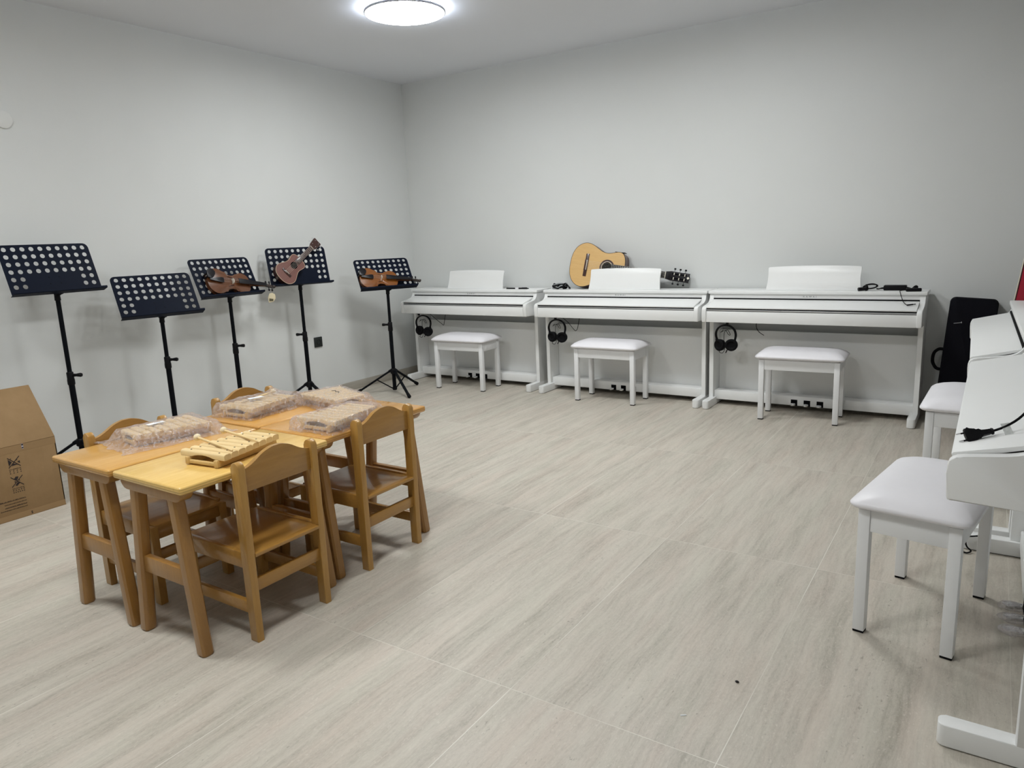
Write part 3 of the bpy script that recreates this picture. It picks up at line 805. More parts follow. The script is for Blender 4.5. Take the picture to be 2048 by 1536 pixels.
    m2 = settle(t, m @ Matrix.Scale(sc, 4), ref, minz=.0015, miny=.0025, xlim=.25)
    m = m.copy(); m.translation = m2.translation
    place(t, m); t.scale = (sc, sc, sc)
    return t
# lying across the desk, lower edge on the ledge, neck to the right
fm = stand_frames['s3']
vm3 = fm @ Matrix.Translation((-.170, .108, .010)) @ Matrix.Rotation(radians(-10), 4, 'Z')
violin('glossy brown violin lying on the music stand, cream tag hanging from its scroll', 'violin_dark', vm3, fm)
fm5 = stand_frames['s5']
vm5 = fm5 @ Matrix.Translation((-.238, .105, .010)) @ Matrix.Rotation(radians(-7), 4, 'Z')
violin('orange brown violin lying on the music stand next to the corner piano', 'violin', vm5, fm5, .92)
# paper tag hanging from the pegs of the first violin
tp = vm3 @ Vector((.50, -.012, .02))
tg = thing('tag', 'cream tag hanging on a loop from the violin pegs', 'tag', tp)
MB().tube([(0, 0, 0), (.004, .003, -.012), (.002, .004, -.026)], .0012, 6, 4).build('loop', 'olive_tag', tg)
MB().prism([(-.016, -.024), (.006, -.020), (.024, -.034), (.026, -.062), (.008, -.086), (-.026, -.092), (-.029, -.056)], 'x', .001, .003, .0005).xf(Matrix.Rotation(radians(-32), 4, 'Z')).build('card', 'gold_tag', tg)
MB().prism([(-.020, -.060), (.009, -.066), (.006, -.082), (-.022, -.081)], 'x', .003, .0036).xf(Matrix.Rotation(radians(-32), 4, 'Z')).build('print', 'olive_tag', tg)

# ------------------------------------------------------------------ children's tables
TH = .575
def table(cx, cy, ly, top_mat, label):
    t = thing('kids_table', label, 'table', (cx, cy, 0), (0, 0, 0), 'low wooden tables pushed together')
    w = .3825
    MB().bx(-w / 2, w / 2, -ly / 2, ly / 2, TH - .026, TH, .008, 3).build('tabletop', top_mat, t)
    for s in (-1, 1):
        yy = s * (ly / 2 - .034)
        MB().prism([(-.170, TH - .0265), (-.170, TH - .034), (-.163, TH - .046), (-.152, TH - .055), (-.138, TH - .0585), (.138, TH - .0585), (.152, TH - .055), (.163, TH - .046), (.170, TH - .034), (.170, TH - .0265)], 'y', yy - .022, yy + .022, .003).build('trestle_rail', 'leg_wood', t)
        for q in (-1, 1):
            m = MB(); a = Vector((q * .106, yy, TH - .056)); b = Vector((q * .163, yy + s * .004, 0.0))
            # octagonal-rounded leg, cut flat at the floor
            bm = m.bm; seg = 16; rr = .0215
            def ringat(p, r):
                pts = []
                for k in range(seg):
                    an = 2 * pi * (k + .5) / seg; f = 1 / max(abs(cos(an)), abs(sin(an))); f = min(f, 1.16)
                    pts.append(bm.verts.new((p.x + r * f * cos(an), p.y + r * f * sin(an), p.z)))
                return pts
            rs = [ringat(a, rr), ringat(a.lerp(b, .985), rr), ringat(b, rr - .004)]
            for A, B in zip(rs, rs[1:]):
                for k in range(seg): bm.faces.new((A[k], A[(k + 1) % seg], B[(k + 1) % seg], B[k]))
            bm.faces.new(rs[0][::-1]); bm.faces.new(rs[-1])
            m.build('leg', 'leg_wood', t)
        MB().prism([(-.118, .283), (.118, .283), (.124, .226), (-.124, .226)], 'y', yy - .012, yy + .012, .003).build('crossbar', 'leg_wood', t)
    return t
XA, XB = -1.5125, -1.1165
table(XA, -.078, .592, 'birch', 'low wooden table at the near left of the block, one bagged xylophone on it')
table(XB, -.072, .592, 'birch_pale', 'pale yellow table nearest the camera, carrying the unwrapped xylophone')
table(XB - .023, .521, .575, 'birch_warm', 'low wooden table at the far right of the block, beside the right rear chair')
table(XA - .014, .523, .575, 'birch_warm', 'low wooden table at the far left of the block, beside the left rear chair')

# ------------------------------------------------------------------ children's chairs
def chair(x, y, rz, pw, fw, label, w=.322):
    t = thing('kids_chair', label, 'chair', (x, y, 0), (0, 0, rz), 'small wooden chairs round the tables')
    h = w / 2; pt = .026
    for s in (-1, 1):
        y0, y1 = sorted((s * h, s * (h - pt)))
        arc = [(-.189 + .019 * cos(radians(a)), .597 + .019 * sin(radians(a))) for a in range(0, 181, 20)]
        MB().prism([(-.170, 0.0)] + arc + [(-.208, 0.0)], 'y', y0, y1, .003).build('back_leg', pw, t)
        yf0, yf1 = sorted((s * (h - .004), s * (h - .034)))
        MB().bx(.130, .166, yf0, yf1, 0, .30, .003).build('front_leg', pw, t)
        ya, yb = sorted((s * (h - .004), s * (h - .022)))
        MB().bx(-.170, .130, ya, yb, .254, .310, .003).build('side_rail', fw, t)
        MB().bx(-.170, .130, ya, yb, .095, .137, .003).build('side_stretcher', fw, t)
    hi = h - pt + .003
    tp = cat2([(-hi, .588), (-hi * .84, .592), (-hi * .64, .604), (-hi * .40, .623), (-hi * .16, .633), (0, .6345), (hi * .16, .633), (hi * .40, .623), (hi * .64, .604), (hi * .84, .592), (hi, .588)], 4)
    MB().prism(tp + [(hi, .511), (-hi, .511)], 'x', -.198, -.181, .003).build('back_rail', fw, t)
    MB().bx(-.198, -.180, -hi, hi, .170, .214, .003).build('back_stretcher', fw, t)
    MB().bx(.138, .158, -h + .034, h - .034, .247, .292, .003).build('front_rail', fw, t)
    MB().bx(.138, .156, -h + .034, h - .034, .165, .205, .003).build('front_stretcher', fw, t)
    q_ = h - pt - .0005; r_ = h - .0225
    MB().prism([(-.210, -q_), (-.169, -q_), (-.169, -r_), (.165, -r_), (.165, r_), (-.169, r_), (-.169, q_), (-.210, q_)], 'z', .292, .304, .003).build('seat', fw, t)
    return t
chair(-1.066, -.048, pi, 'chair_wood', 'chair_flat', 'small wooden chair nearest the camera, its back to us')
chair(-1.1165, .520, pi, 'chair_wood', 'chair_flat', 'small wooden chair on the right side, farther one, its back to us')
chair(-1.560, -.066, 0, 'chair_wood', 'chair_flat', 'small wooden chair on the left side, behind the nearest bagged xylophone')
chair(-1.650, .543, 0, 'chair_wood', 'chair_flat', 'small wooden chair on the left side, farthest from the camera')

# ------------------------------------------------------------------ xylophones, mallets, bags
def xylophone(x, y, rz, label, pins=True):
    t = thing('xylophone', label, 'xylophone', (x, y, TH), (0, 0, rz), 'wooden toy xylophones')
    n, pitch, bw = 8, .0345, .0292
    hw = lambda k: .103 - .004 * k
    yk = lambda k: (k - (n - 1) / 2) * pitch
    # frame: two converging side rails and two cross bars
    for s in (-1, 1):
        a = Vector((s * .068, yk(0) - .022, .0145)); b = Vector((s * .048, yk(7) + .02, .0145))
        d = (b - a).normalized(); sd = Vector((0, 0, 1)).cross(d)
        MB().box((a + b) / 2, ((b - a).length, .017, .025), .002, Matrix((d, sd, Vector((0, 0, 1)))).transposed()).build('frame_rail', 'xylo_frame', t)
    for k, wx in ((0, .064), (7, .046)):
        yy = yk(k) + (-.014 if k == 0 else .012)
        MB().bx(-wx, wx, yy - .006, yy + .006, .006, .0175, .0015).build('cross_bar', 'xylo_frame', t)
    for k in range(n):
        m = MB(); bm = m.bm; rows = []
        h = hw(k)
        for i in range(13):
            u = -1 + 2 * i / 12; xx = u * h
            zb = .0275 + (.0095 * (1 - (u / .55) ** 2) if abs(u) < .55 else 0)
            ring = [(-bw / 2, zb), (-bw / 2, .0415), (-bw * .41, .0452), (-bw * .22, .0470), (bw * .22, .0470), (bw * .41, .0452), (bw / 2, .0415), (bw / 2, zb)]
            rows.append([bm.verts.new((xx, yk(k) + a, c)) for a, c in ring])
        for A, B in zip(rows, rows[1:]):
            for q in range(8): bm.faces.new((A[q], A[(q + 1) % 8], B[(q + 1) % 8], B[q]))
        bm.faces.new(rows[0][::-1]); bm.faces.new(rows[-1])
        b = m.build('bar', 'xylo', t, 40)
        if pins:
            for s in (-1, 1):
                MB().cyl((s * (.066 - .0028 * k), yk(k), .044), (s * (.066 - .0028 * k), yk(k), .0482), .0028, seg=10).build('pin', 'pin', b)
    return t
def mallet(p_ball, p_end, label, r=.0125, group='mallets on the xylophone'):
    t = thing('mallet', label, 'mallet', p_ball, (0, 0, 0), group)
    b = Vector(p_ball); e = Vector(p_end) - b
    MB().sphere((0, 0, 0), r, 20, 14).build('head', 'cream', t)
    d = e.normalized()
    MB().cyl(d * (r * .8), e, .0045, .0028, 12).sphere(e, .0028, 10, 6).build('stick', 'xylo', t)
    return t
TZ = TH
xylophone(-1.081, -.058, .115, 'unwrapped wooden xylophone with two mallets on it')
mallet((-1.222, -.103, TZ + .0575), (-.975, -.140, TZ + .0515), 'mallet across the wide end of the unwrapped xylophone, nearer the camera')
mallet((-1.220, .002, TZ + .0575), (-.978, -.030, TZ + .0515), 'mallet across the narrow half of the unwrapped xylophone, farther from the camera')

def bag(x, y, rz, half, foot, label, seed, slip=None, lift=0, bump=None):
    """clear film: a sheet draped over the xylophone, flat flaps round it; half = (hx, hy) of the bag, foot = (hx_near, hx_far, hy) of the toy"""
    t = thing('plastic_bag', label, 'bag', (x, y, TH), (0, 0, rz), 'clear bags round the xylophones')
    rnd = random.Random(seed)
    ph = [rnd.uniform(0, 6.28) for _ in range(10)]
    NX, NY = 44, 60
    hx, hy = half
    def height(a, b):
        u = (b + foot[2]) / (2 * foot[2]); w = foot[0] + (foot[1] - foot[0]) * min(1, max(0, u))
        dx, dy = max(0, abs(a) - w), max(0, abs(b) - foot[2])
        d = sqrt(dx * dx + dy * dy)
        base = .0515 + lift
        fall = max(0.0, 1 - d / .045)
        f = fall * fall * (3 - 2 * fall) if d > .006 else 1
        wr = (.0022 * sin(31 * a + 19 * b + ph[0]) + .0018 * sin(-43 * a + 37 * b + ph[1]) + .0014 * sin(83 * a + 61 * b + ph[2]) + .0012 * sin(127 * b - 71 * a + ph[3]))
        z = .004 + base * f * .93 + wr * (1.0 if d > 0 else .45) + (.004 * (1 - f) * sin(57 * a + ph[4]) * sin(49 * b + ph[5]))
        z = max(z, .0515 + lift if d <= .006 else .0022)
        if bump: z += .024 * math.exp(-((a - bump[0]) ** 2 + (b - bump[1]) ** 2) / .0007)
        return z
    m = MB(); bm = m.bm
    top = []
    for j in range(NY + 1):
        rt = []
        for i in range(NX + 1):
            u, v = -1 + 2 * i / NX, -1 + 2 * j / NY
            # wavy bag outline
            ax = hx * (1 + .035 * sin(5 * v + ph[6]) + .02 * sin(11 * v + ph[7])); by = hy * (1 + .03 * sin(6 * u + ph[8]) + .02 * sin(13 * u + ph[9]))
            a, b = u * ax, v * by
            edge = max(abs(u), abs(v)) > .999
            rt.append(bm.verts.new((a, b, .0018 if edge else height(a, b))))
        top.append(rt)
    for j in range(NY):
        for i in range(NX):
            bm.faces.new((top[j][i], top[j][i + 1], top[j + 1][i + 1], top[j + 1][i]))
    m.build('film', 'film', t, 180)
    if slip:
        sx, sy, sw, sl, sr = slip
        MB().box((0, 0, 0), (sw, sl, .0006)).xf(Matrix.Translation((sx, sy, .0525 + lift)) @ Matrix.Rotation(sr, 4, 'Z')).build('paper_slip', 'paper', t)
    return t
def bagged(x, y, rz, half, label_x, label_b, seed, slip=None, off=(0, 0), lift=0, bump=None):
    xylophone(x, y, rz, label_x, False)
    c, s = cos(rz), sin(rz)
    bag(x + off[0] * c - off[1] * s, y + off[0] * s + off[1] * c, rz, half, (.104, .077, .146), label_b, seed, slip, lift, bump)
bagged(-1.553, -.022, pi - .16, (.150, .205), 'bagged xylophone on the near left table, behind the unwrapped one', 'flat clear plastic bag with wide flaps on the near left table', 3, (.04, .02, .024, .065, .1), (.0, .0))
bagged(-1.572, .437, .06, (.122, .168), 'bagged xylophone with a white paper slip, at the far left chair', 'clear plastic bag with a white slip inside, at the far left chair', 5, (-.02, -.01, .026, .065, -.25), (0, 0), .006, (-.037, .105))
bagged(-1.365, .672, radians(-102.8), (.118, .184), 'bagged xylophone lying crosswise at the far end of the tables', 'clear plastic bag lying crosswise at the far end of the tables', 8, None, (0, .012))
bagged(-1.072, .432, .05, (.122, .176), 'bagged xylophone at the right rear chair', 'clear crinkled plastic bag at the right rear chair', 11)
mallet((-1.615, .540, TZ + .0605), (-1.60, .36, TZ + .0505), 'mallet inside the bag with the white slip', .0125, None)
# loose bits
cs = MB().prism(cat2([(-.009, -.002), (-.002, -.006), (.008, -.004), (.009, .003), (0, .006), (-.006, .003)], 3, True), 'z', .0005, .003, .0005).build('scrap', 'dirt')
cs.location = (-1.073, .305, TH); tag(cs, 'small black scrap on the tabletop before the right rear bag', 'scrap')
cb = MB().tube([(-.03, -.006, .002), (-.018, .008, .003), (-.006, .002, .002), (.006, -.004, .003), (.02, .006, .003), (.034, -.004, .002)], .0012, 6, 4).build('string', 'dirt')
cb.location = (-1.345, .665, TH + .0565); cb.rotation_euler = (0, 0, -.3); tag(cb, 'short black squiggle of string on the crosswise bag', 'string')
c1 = MB().sphere((0, 0, .003), .004, 10, 7, (1.5, 1, .8)).build('crumb', 'dirt'); c1.location = (.548, .348, 0); tag(c1, 'black crumb on the open floor before the near bench', 'crumb')
c2 = MB().bx(-.008, .008, -.0015, .0015, 0, .0015).build('paper_bit', 'paper'); c2.location = (.468, .133, 0); c2.rotation_euler = (0, 0, .6); tag(c2, 'tiny white bit of paper on the open floor', 'paper bit')

# ------------------------------------------------------------------ cardboard box
bx0, bx1, by0, by1, bh = -3.50, -2.902, -.70, .162, .370
box = thing('cardboard_box', 'large brown cardboard box with upright front flap at the left wall', 'box', (0, 0, 0))
w = .006
MB().bx(bx0, bx1, by0, by1, 0.0, w).bx(bx1 - w, bx1, by0, by1, 0, bh, .001).bx(bx0, bx0 + w, by0, by1, 0, bh, .001).bx(bx0, bx1, by0, by0 + w, 0, bh, .001).bx(bx0, bx1, by1 - w, by1, 0, bh, .001).build('carton', 'cardboard', box)
def flap(hx, ang, y0, y1, length, name='flap', skew=.0):
    m = MB().prism([(0, y0), (0, y1), (length, y1 - skew), (length, y0 + skew)], 'z', -w / 2, w / 2, .001)
    m.xf(Matrix.Translation((hx, 0, bh)) @ Matrix.Rotation(-ang, 4, 'Y'))
    return m.build(name, 'cardboard', box)
fl = flap(bx1 - .003, radians(124.6), by0, by1, .312, 'front_flap', .006)
flap(bx0 + .003, radians(64), by0, by1 - .12, .24, 'rear_flap')
# prints on the front face (x = bx1), drawn a hair proud of it
FX = bx1 + .0004
def ink(name, quads, mat='ink', parent=box, th=.0004):
    m = MB()
    for q_ in quads: m.prism(q_, 'x', FX, FX + th)
    return m.build(name, mat, parent)
def bar(a, b, wd):
    a, b = Vector((a[0], a[1])), Vector((b[0], b[1])); d = (b - a).normalized(); n_ = Vector((-d.y, d.x)) * wd / 2
    return [tuple(a + n_), tuple(a - n_), tuple(b - n_), tuple(b + n_)]
def icon(zc, kind):
    y0, y1 = -.0665, -.0135; yc = (y0 + y1) / 2
    q_ = [bar((y0, zc + .0255), (y1, zc - .0255), .0035), bar((y0, zc - .0255), (y1, zc + .0245), .0035)]
    if kind == 'tri':
        q_ += [[(y0 + .001, zc + .018), (y0 + .0025, zc - .017), (yc - .009, zc + .001)],
               [(yc - .004, zc - .006), (yc - .013, zc - .018), (yc + .014, zc - .016)],
               [(y1 - .012, zc - .002), (y1 - .001, zc + .002), (y1 - .001, zc - .012)],
               circle(yc - .012, zc + .019, .0022, 8), circle(yc + .014, zc + .008, .0022, 8)]
    else:
        q_ += [[(yc - .013, zc + .014), (yc - .004, zc + .024), (yc + .008, zc + .022), (yc + .001, zc + .006), (yc - .003, zc + .005)],
               [(yc - .012, zc + .003), (yc - .006, zc + .0), (yc - .012, zc - .008)], [(yc + .010, zc + .009), (yc + .012, zc - .002), (yc + .006, zc + .003)],
               [(yc, zc - .006), (yc + .011, zc - .011), (yc - .004, zc - .024), (yc - .012, zc - .02)]]
    # caption strokes and a grid of small characters
    x = y0
    rr = random.Random(int(zc * 1000))
    while x < y1 - .002:
        ww = rr.uniform(.0012, .0024); q_.append([(x, zc - .0365), (x + ww, zc - .0365), (x + ww, zc - .0335), (x, zc - .0335)]); x += ww + (.0008 if rr.random() < .8 else .0028)
    for row, cnt in ((0, 4 if kind == 'tri' else 5), (1, 4 if kind == 'tri' else 6)):
        for k in range(cnt):
            cx = y0 + .003 + (y1 - y0 - .006) * k / (cnt - 1); cz = zc - .044 - .0105 * row
            q_ += [[(cx - .0024, cz - .0008), (cx - .0006, cz - .0026), (cx + .0021, cz - .0020), (cx + .0025, cz + .0012), (cx + .0004, cz + .0024), (cx - .0020, cz + .0019)]]
    return q_
ink('printed_symbol', icon(.2895, 'tri')); ink('printed_symbol', icon(.191, 'blob'))
for (ya, yb, z, hh) in ((-.150, -.014, .1005, .006), (-.113, -.014, .085, .0042), (-.113, -.015, .070, .006), (-.134, -.014, .056, .0042)):
    q_ = []; x = ya; rr = random.Random(int(z * 999))
    while x < yb - .0015:
        ww = rr.uniform(.0012, .0042 if hh > .005 else .0026)
        if x + ww > yb: ww = yb - x
        h0 = hh * rr.choice((1, 1, .7))
        q_.append([(x, z - hh / 2), (x + ww, z - hh / 2), (x + ww, z - hh / 2 + h0 * .42), (x, z - hh / 2 + h0 * .42)])
        if rr.random() < .75: q_.append([(x + ww * .25, z), (x + ww * .9, z), (x + ww * .9, z + h0 / 2), (x + ww * .25, z + h0 / 2)])
        x += ww + .0008
    ink('printed_line', q_)
ink('printed_mark', [[(-.003, .008), (.004, .008), (.004, .013), (-.003, .013)], [(-.003, .015), (.003, .015), (.003, .021), (-.003, .021)]])
bc = MB().bx(bx1 - .0005, bx1 + .0012, .004, .0125, .345, .3705).build('barcode_label', 'barcode', box)
MB().bx(bx1 + .001, bx1 + .0016, .0045, .012, .348, .354).bx(bx1 + .001, bx1 + .0016, .0045, .012, .362, .3695).build('barcode_bars', 'ink', bc)
# packing tape along the fold and along the bottom edge
MB().bx(bx1 - .0002, bx1 + .0003, by0, by1 - .001, .335, bh).build('packing_tape', 'tape', box)
MB().bx(bx1 - .0002, bx1 + .0003, by0, by1 - .001, .002, .03).build('packing_tape', 'tape', box)

# ------------------------------------------------------------------ headphones and their cords
def headphones(x, y, ztop, label, seed, cup_dz=0.0, rz=0.0):
    t = thing('headphones', label, 'headphones', (x, y, ztop), (0, 0, rz), 'black headphones hanging under the pianos')
    R = .069
    pts = [(R * cos(radians(a)), 0, -R + R * 1.08 * sin(radians(a)) - .005) for a in range(200, -21, -12)]
    pts = [(R * cos(radians(a)), .004 * sin(radians(2 * a)), -R * 1.05 + R * 1.05 * sin(radians(a))) for a in range(205, -26, -10)]
    m = MB(); m.tube(pts, .0062, 10, 2)
    for v in m.bm.verts: v.co.y *= 1.75
    m.build('headband', 'black_plastic', t)
    for s in (-1, 1):
        c = Vector((s * .043, -.004 * s, -.133 + s * cup_dz))
        rot = Matrix.Rotation(radians(90 + 0), 3, 'X') @ Matrix.Rotation(radians(s * 16), 3, 'Y')
        cup = MB().lathe([(0, -.02), (.03, -.02), (.037, -.016), (.039, -.008), (.039, .0), (0, .0)], c, 26, rot).build('ear_cup', 'black_plastic', t)
        MB().lathe([(.0, .006), (.018, .006), (.022, .010), (.028, .0155), (.036, .0145), (.0405, .008), (.0395, 0), (0, 0)], c, 26, rot).build('ear_pad', 'rubber', cup)
        MB().tube([(s * .064, 0, -.085), (s * .068, 0, -.105), (s * .058, .008, -.128)], .005, 8, 3).build('yoke', 'black_plastic', t)
    r = random.Random(seed)
    MB().tube([(-.042, .012, -.17), (-.05, .01, -.185), (-.02, .0, -.188), (.0, -.01, -.15), (-.006, -.012, -.09), (-.002, -.012, -.045), (.018, -.012, -.03), (.03, -.010, -.045), (.036, -.01, -.062), (.024, -.01, -.06), (.006, -.012, -.034), (-.02, -.012, -.042), (-.03, -.01, -.05), (-.012, -.012, -.03)], .0018, 6, 5).build('cord', 'rubber', t)
    MB().cyl((.012, .0, -.165), (.004, -.004, -.186), .0035, .003, 8).build('jack', 'black_plastic', t)
    t.scale = (1.1, 1.1, 1.06)
    return t
HY = YS + .075
headphones(P1 - .484, HY, .612, 'black headphones hanging under the corner piano', 1, -.004, .15)
headphones(P2 - .515, HY, .612, 'black headphones hanging under the middle piano', 2)
headphones(P3 - .530, HY, .610, 'black headphones hanging under the piano with the power adapter', 3, .004, -.2)
def cable(name, label, pts, r=.0024, mat='rubber', cat='cable', group=None):
    o = MB().tube(pts, r, 8, 6).build(name, mat); return tag(o, label, cat, group)
cable('cable', 'black cable looping below the corner piano', [(P1 - .43, 3.55, .639), (P1 - .36, 3.55, .59), (P1 - .29, 3.55, .545), (P1 - .262, 3.55, .53), (P1 - .252, 3.55, .56), (P1 - .23, 3.55, .639)])
cable('cable', 'black cable looping below the middle piano', [(P2 - .485, 3.55, .639), (P2 - .42, 3.55, .59), (P2 - .375, 3.55, .542), (P2 - .355, 3.55, .526), (P2 - .338, 3.55, .54), (P2 - .328, 3.55, .58), (P2 - .315, 3.55, .639)])
cable('cable', 'short black cable below the piano with the power adapter', [(P3 - .335, 3.60, .639), (P3 - .338, 3.60, .60), (P3 - .325, 3.62, .56), (P3 - .30, 3.66, .53)])

# ------------------------------------------------------------------ small things on the pianos
TOPZ = .8432
# wrapped cable bundle, left of the guitar
wb = thing('cable_bundle', 'coiled black cable bundle in grey wrap beside the guitar', 'cable bundle', (P2 - .555, YS + .262, TOPZ))
wb.scale = (1.1, 1.1, 1.5)
r = random.Random(4)
for k in range(5):
    pts = []
    for i in range(12):
        a = 2 * pi * i / 12
        pts.append((-.03 + .055 * cos(a) + r.uniform(-.006, .006), .006 * (k - 2) + .018 * sin(a) + r.uniform(-.004, .004), .017 + .0115 * sin(a + k) + r.uniform(-.002, .004)))
    MB().tube(pts, .0034, 7, 4, True).build('coil', 'grey_wrap' if k % 2 else 'rubber', wb)
MB().tube([(.01, -.02, .012), (.02, -.018, .026), (.028, 0, .028), (.024, .018, .018), (.016, .02, .006), (.01, 0, .004)], .006, 8, 4, True).build('cable_tie', 'black_plastic', wb)
MB().tube([(.03, -.01, .02), (.045, -.012, .022), (.058, -.016, .014), (.066, -.02, .006)], .0045, 8, 4).cyl((.062, -.018, .010), (.074, -.024, .006), .006, .0055, 10).build('plug', 'black_plastic', wb)
# power adapter on the right-hand piano of the back row
pa = thing('power_adapter', 'black power adapter with tied cord on the rightmost piano of the back row', 'power adapter', (P3 + .485, YS + .285, TOPZ))
MB().box((.012, 0, .0165), (.132, .056, .033), .006, Matrix.Rotation(.02, 3, 'Z'), 3).build('brick', 'black_plastic', pa)
MB().tube([(-.054, .0, .014), (-.075, .0, .010), (-.085, -.004, .008), (-.095, -.01, .010)], .0036, 8, 4).cyl((-.05, 0, .014), (-.074, 0, .011), .0065, .0045, 10).build('cord', 'rubber', pa)
for k in range(4):
    a = .45
    pts = []
    for i in range(14):
        q = 2 * pi * i / 14
        lx, lz = (.05 - .003 * k) * cos(q), (.0125 + .0008 * k) * sin(q)
        pts.append((-.128 + lx * cos(a) - lz * sin(a) * .4, -.035 + .007 * (k - 1.5) - .02 * cos(q), .027 + lx * sin(a) * .32 + lz))
    MB().tube(pts, .0038, 8, 3, True).build('coiled_cord', 'rubber', pa)
MB().tube([(-.15, -.07, .004), (-.155, -.045, .03), (-.155, -.01, .034), (-.15, .004, .012), (-.148, -.02, .004), (-.148, -.05, .003)], .0055, 8, 4, True).build('cable_tie', 'black_plastic', pa)
MB().cyl((-.150, -.068, .014), (-.192, -.094, .012), .0105, .012, 12).build('mains_plug', 'black_plastic', pa)
MB().tube([(.08, .0, .016), (.098, -.004, .012), (.108, -.006, .012), (.118, -.008, .022), (.13, -.012, .030), (.140, -.022, .024), (.138, -.034, .012), (.132, -.05, .010)], .0034, 8, 4).cyl((.076, 0, .016), (.10, -.005, .0125), .0062, .0042, 10).box((.128, -.016, .022), (.020, .014, .016), .004).build('output_cord', 'rubber', pa)
# second black lead hanging over the front edge
ld = thing('adapter_lead', 'thin black lead with barrel plug draped over the fallboard of that piano', 'lead', (P3 + .59, YS + .183, TOPZ))
MB().box((.02, .005, .011), (.088, .02, .021), .005, Matrix.Rotation(.22, 3, 'Z')).build('ferrite_block', 'black_plastic', ld)
MB().tube([(-.022, -.004, .01), (-.04, -.014, .009), (-.052, -.028, .006), (-.050, -.043, .0), (-.040, -.05, -.030), (-.028, -.058, -.058), (-.014, -.085, -.069), (.0, -.112, -.0755)], .0022, 8, 5).build('wire', 'rubber', ld)
MB().cyl((-.002, -.110, -.074), (.030, -.098, -.0705), .0045, .0042, 10).cyl((.030, -.098, -.0705), (.044, -.093, -.069), .0028, seg=8).build('barrel_plug', 'black_plastic', ld)
# marker pen on the corner piano
pn = thing('marker_pen', 'black and white marker pen lying on the corner piano top', 'pen', (P1 + .455, YS + .235, TOPZ + .0065), (0, 0, -.02))
MB().cyl((-.115, 0, 0), (-.022, 0, 0), .0055, seg=14).build('barrel', 'black_plastic', pn)
MB().cyl((-.022, 0, 0), (.012, 0, 0), .0062, seg=14).build('grip', 'leather', pn)
MB().cyl((.012, 0, 0), (.098, 0, 0), .0064, .006, 14).cyl((.098, 0, 0), (.115, 0, 0), .0055, .002, 14).box((.07, 0, .0065), (.05, .004, .003), .001).build('cap', 'black_plastic', pn)
# europlug on the nearest piano: lies on the sloping fallboard
slope = math.atan2(.0390, .166)
px0, py0 = 1.022 + .006, P5Y + .68
def onfall(dx, y, h=0):           # dx = distance back from the front of the fallboard
    return Vector((1.022 + .006 + dx * cos(slope), y, .7455 + dx * sin(slope) + h))
ep = thing('power_plug', 'black two-pin mains plug lying on the fallboard of the nearest piano', 'plug', onfall(.030, .470, .007), (radians(52), -slope, radians(24)))
bd = MB()
bd.prism(cat2([(-.012, -.0165), (-.004, -.0175), (.006, -.0165), (.018, -.0085), (.036, -.0058), (.046, -.005), (.046, .005), (.036, .0058), (.018, .0085), (.006, .0165), (-.004, .0175), (-.012, .0165)], 3, True), 'z', .001, .0135, .003)
bd.lathe([(0, -.002), (.0075, -.002), (.0085, .0), (.0075, .0025), (0, .0025)], (.046, 0, .0075), 14, Matrix.Rotation(pi / 2, 3, 'Y')).build('plug_body', 'black_plastic', ep)
for s in (-1, 1):
    pin = MB().cyl((-.012, s * .0093, .0075), (-.0205, s * .0093, .0075), .0021, seg=10).build('pin_sleeve', 'black_plastic', ep)
    MB().cyl((-.0205, s * .0093, .0075), (-.030, s * .0093, .0075), .002, .0017, 10).build('pin', 'chrome', pin)
MB().tube([(.046, 0, .0075), (.075, .004, .009), (.11, .016, .012), (.15, .04, .013), (.19, .06, .011)], .0029, 8, 4).build('cord', 'rubber', ep)
MB().prism([(.068, -.020), (.086, -.021), (.087, .012), (.069, .013)], 'z', .0098, .0103).build('cord_tag', 'cordfilm', ep)
cable('cable', 'thin black cable curled at the far foot of the nearest right-hand piano', [(1.12, 1.66, .064), (1.085, 1.62, .07), (1.068, 1.625, .062), (1.060, 1.628, .04), (1.066, 1.625, .02), (1.080, 1.62, .008), (1.066, 1.60, .005), (1.045, 1.615, .006), (1.036, 1.64, .006)], .003)

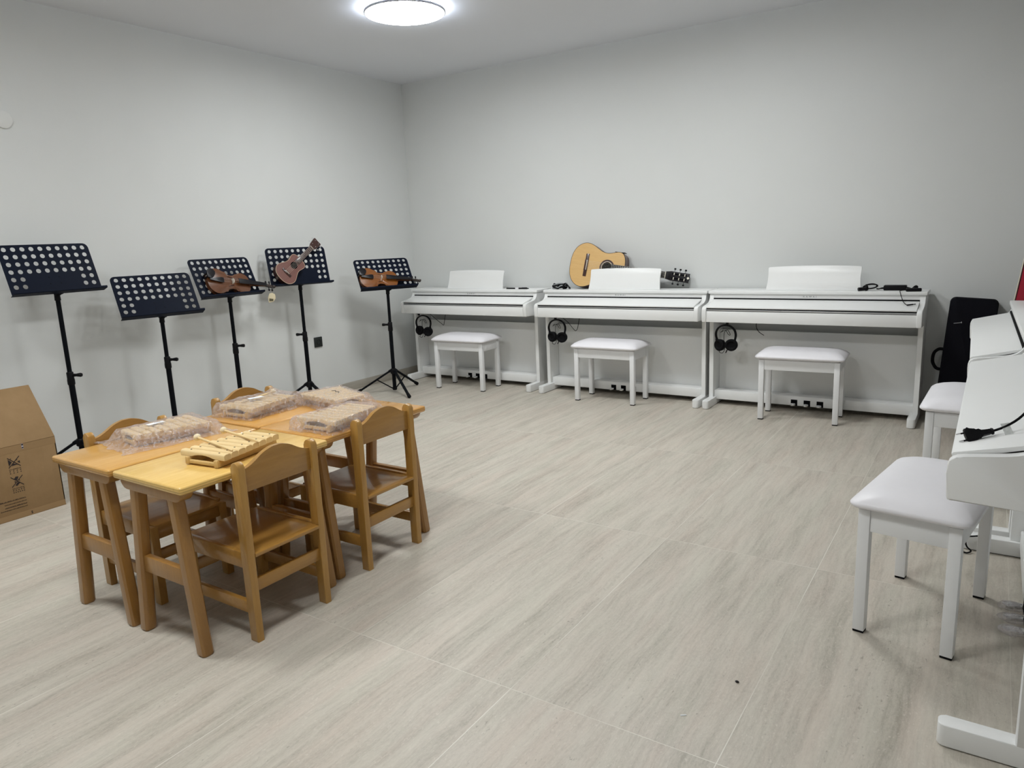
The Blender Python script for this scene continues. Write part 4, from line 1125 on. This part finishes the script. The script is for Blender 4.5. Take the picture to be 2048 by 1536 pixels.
# ------------------------------------------------------------------ black instrument case against the back wall
kc = thing('instrument_case', 'black oblong fabric instrument case standing on end in the right back corner', 'case', (.935, 3.775, 0), (radians(-3.5), radians(3.6), 0))
def rrect(hx, z0, z1, r, n=5):
    p = []
    for cx, cz, a0 in ((hx - r, z1 - r, 0), (-hx + r, z1 - r, 90), (-hx + r, z0 + r, 180), (hx - r, z0 + r, 270)):
        for k in range(n + 1):
            a = radians(a0 + 90 * k / n); p.append((cx + r * cos(a), cz + r * sin(a)))
    return p
MB().prism(rrect(.125, .004, .79, .028), 'y', -.068, .062, .012).build('shell', 'black_cloth', kc)
MB().tube([(x, -.004, z) for x, z in rrect(.1262, .003, .791, .029)], .0035, 6, 0, True).build('zip', 'rubber', kc)
MB().tube([(-.124, -.02, .46), (-.15, -.02, .458), (-.172, -.02, .435), (-.178, -.02, .40), (-.172, -.02, .365), (-.15, -.02, .335), (-.124, -.02, .33)], .010, 10, 4).build('handle', 'rubber', kc)
MB().box((0, 0, 0), (.042, .002, .0025)).box((.021, 0, .001), (.003, .002, .009)).xf(Matrix.Translation((-.07, -.0688, .635)) @ Matrix.Rotation(radians(-12), 4, 'Y')).build('maker_badge', 'silver', kc)

# ------------------------------------------------------------------ crimson case in the corner behind the far right piano
cp = thing('padded_case', 'crimson padded case with pale edge leaning in the corner beyond the far right piano', 'case', (1.076, 3.35, 0), (0, radians(6.9), 0))
# local: x across from the visible left edge, z up, y thickness
def shift(p, dx): return [(x + dx, z) for x, z in p]
MB().prism(shift(rrect(.130, .032, 1.14, .03), .131), 'y', -.052, .055, .008).build('shell', 'black_cloth', cp)
MB().prism(shift(rrect(.126, .036, 1.136, .028), .133), 'y', -.058, -.046, .004).build('padding', 'crimson', cp)
MB().tube([(x, -.050, z) for x, z in shift(rrect(.1305, .0315, 1.1405, .03), .131)], .0032, 8, 0, True).build('edge_trim', 'pale_edge', cp)
MB().bx(.02, .06, -.04, .04, .0, .034, .004).bx(.20, .24, -.04, .04, .024, .034, .004).build('foot', 'rubber', cp)

# ------------------------------------------------------------------ world and colour management
wd = bpy.data.worlds.new('world'); scene.world = wd; wd.use_nodes = True
wd.node_tree.nodes['Background'].inputs[0].default_value = (.02, .02, .02, 1)
vs = scene.view_settings
vs.view_transform = 'Standard'; vs.look = 'None'; vs.exposure = 0.66; vs.gamma = 1.0; vs.use_curve_mapping = False
scene.display_settings.display_device = 'sRGB'
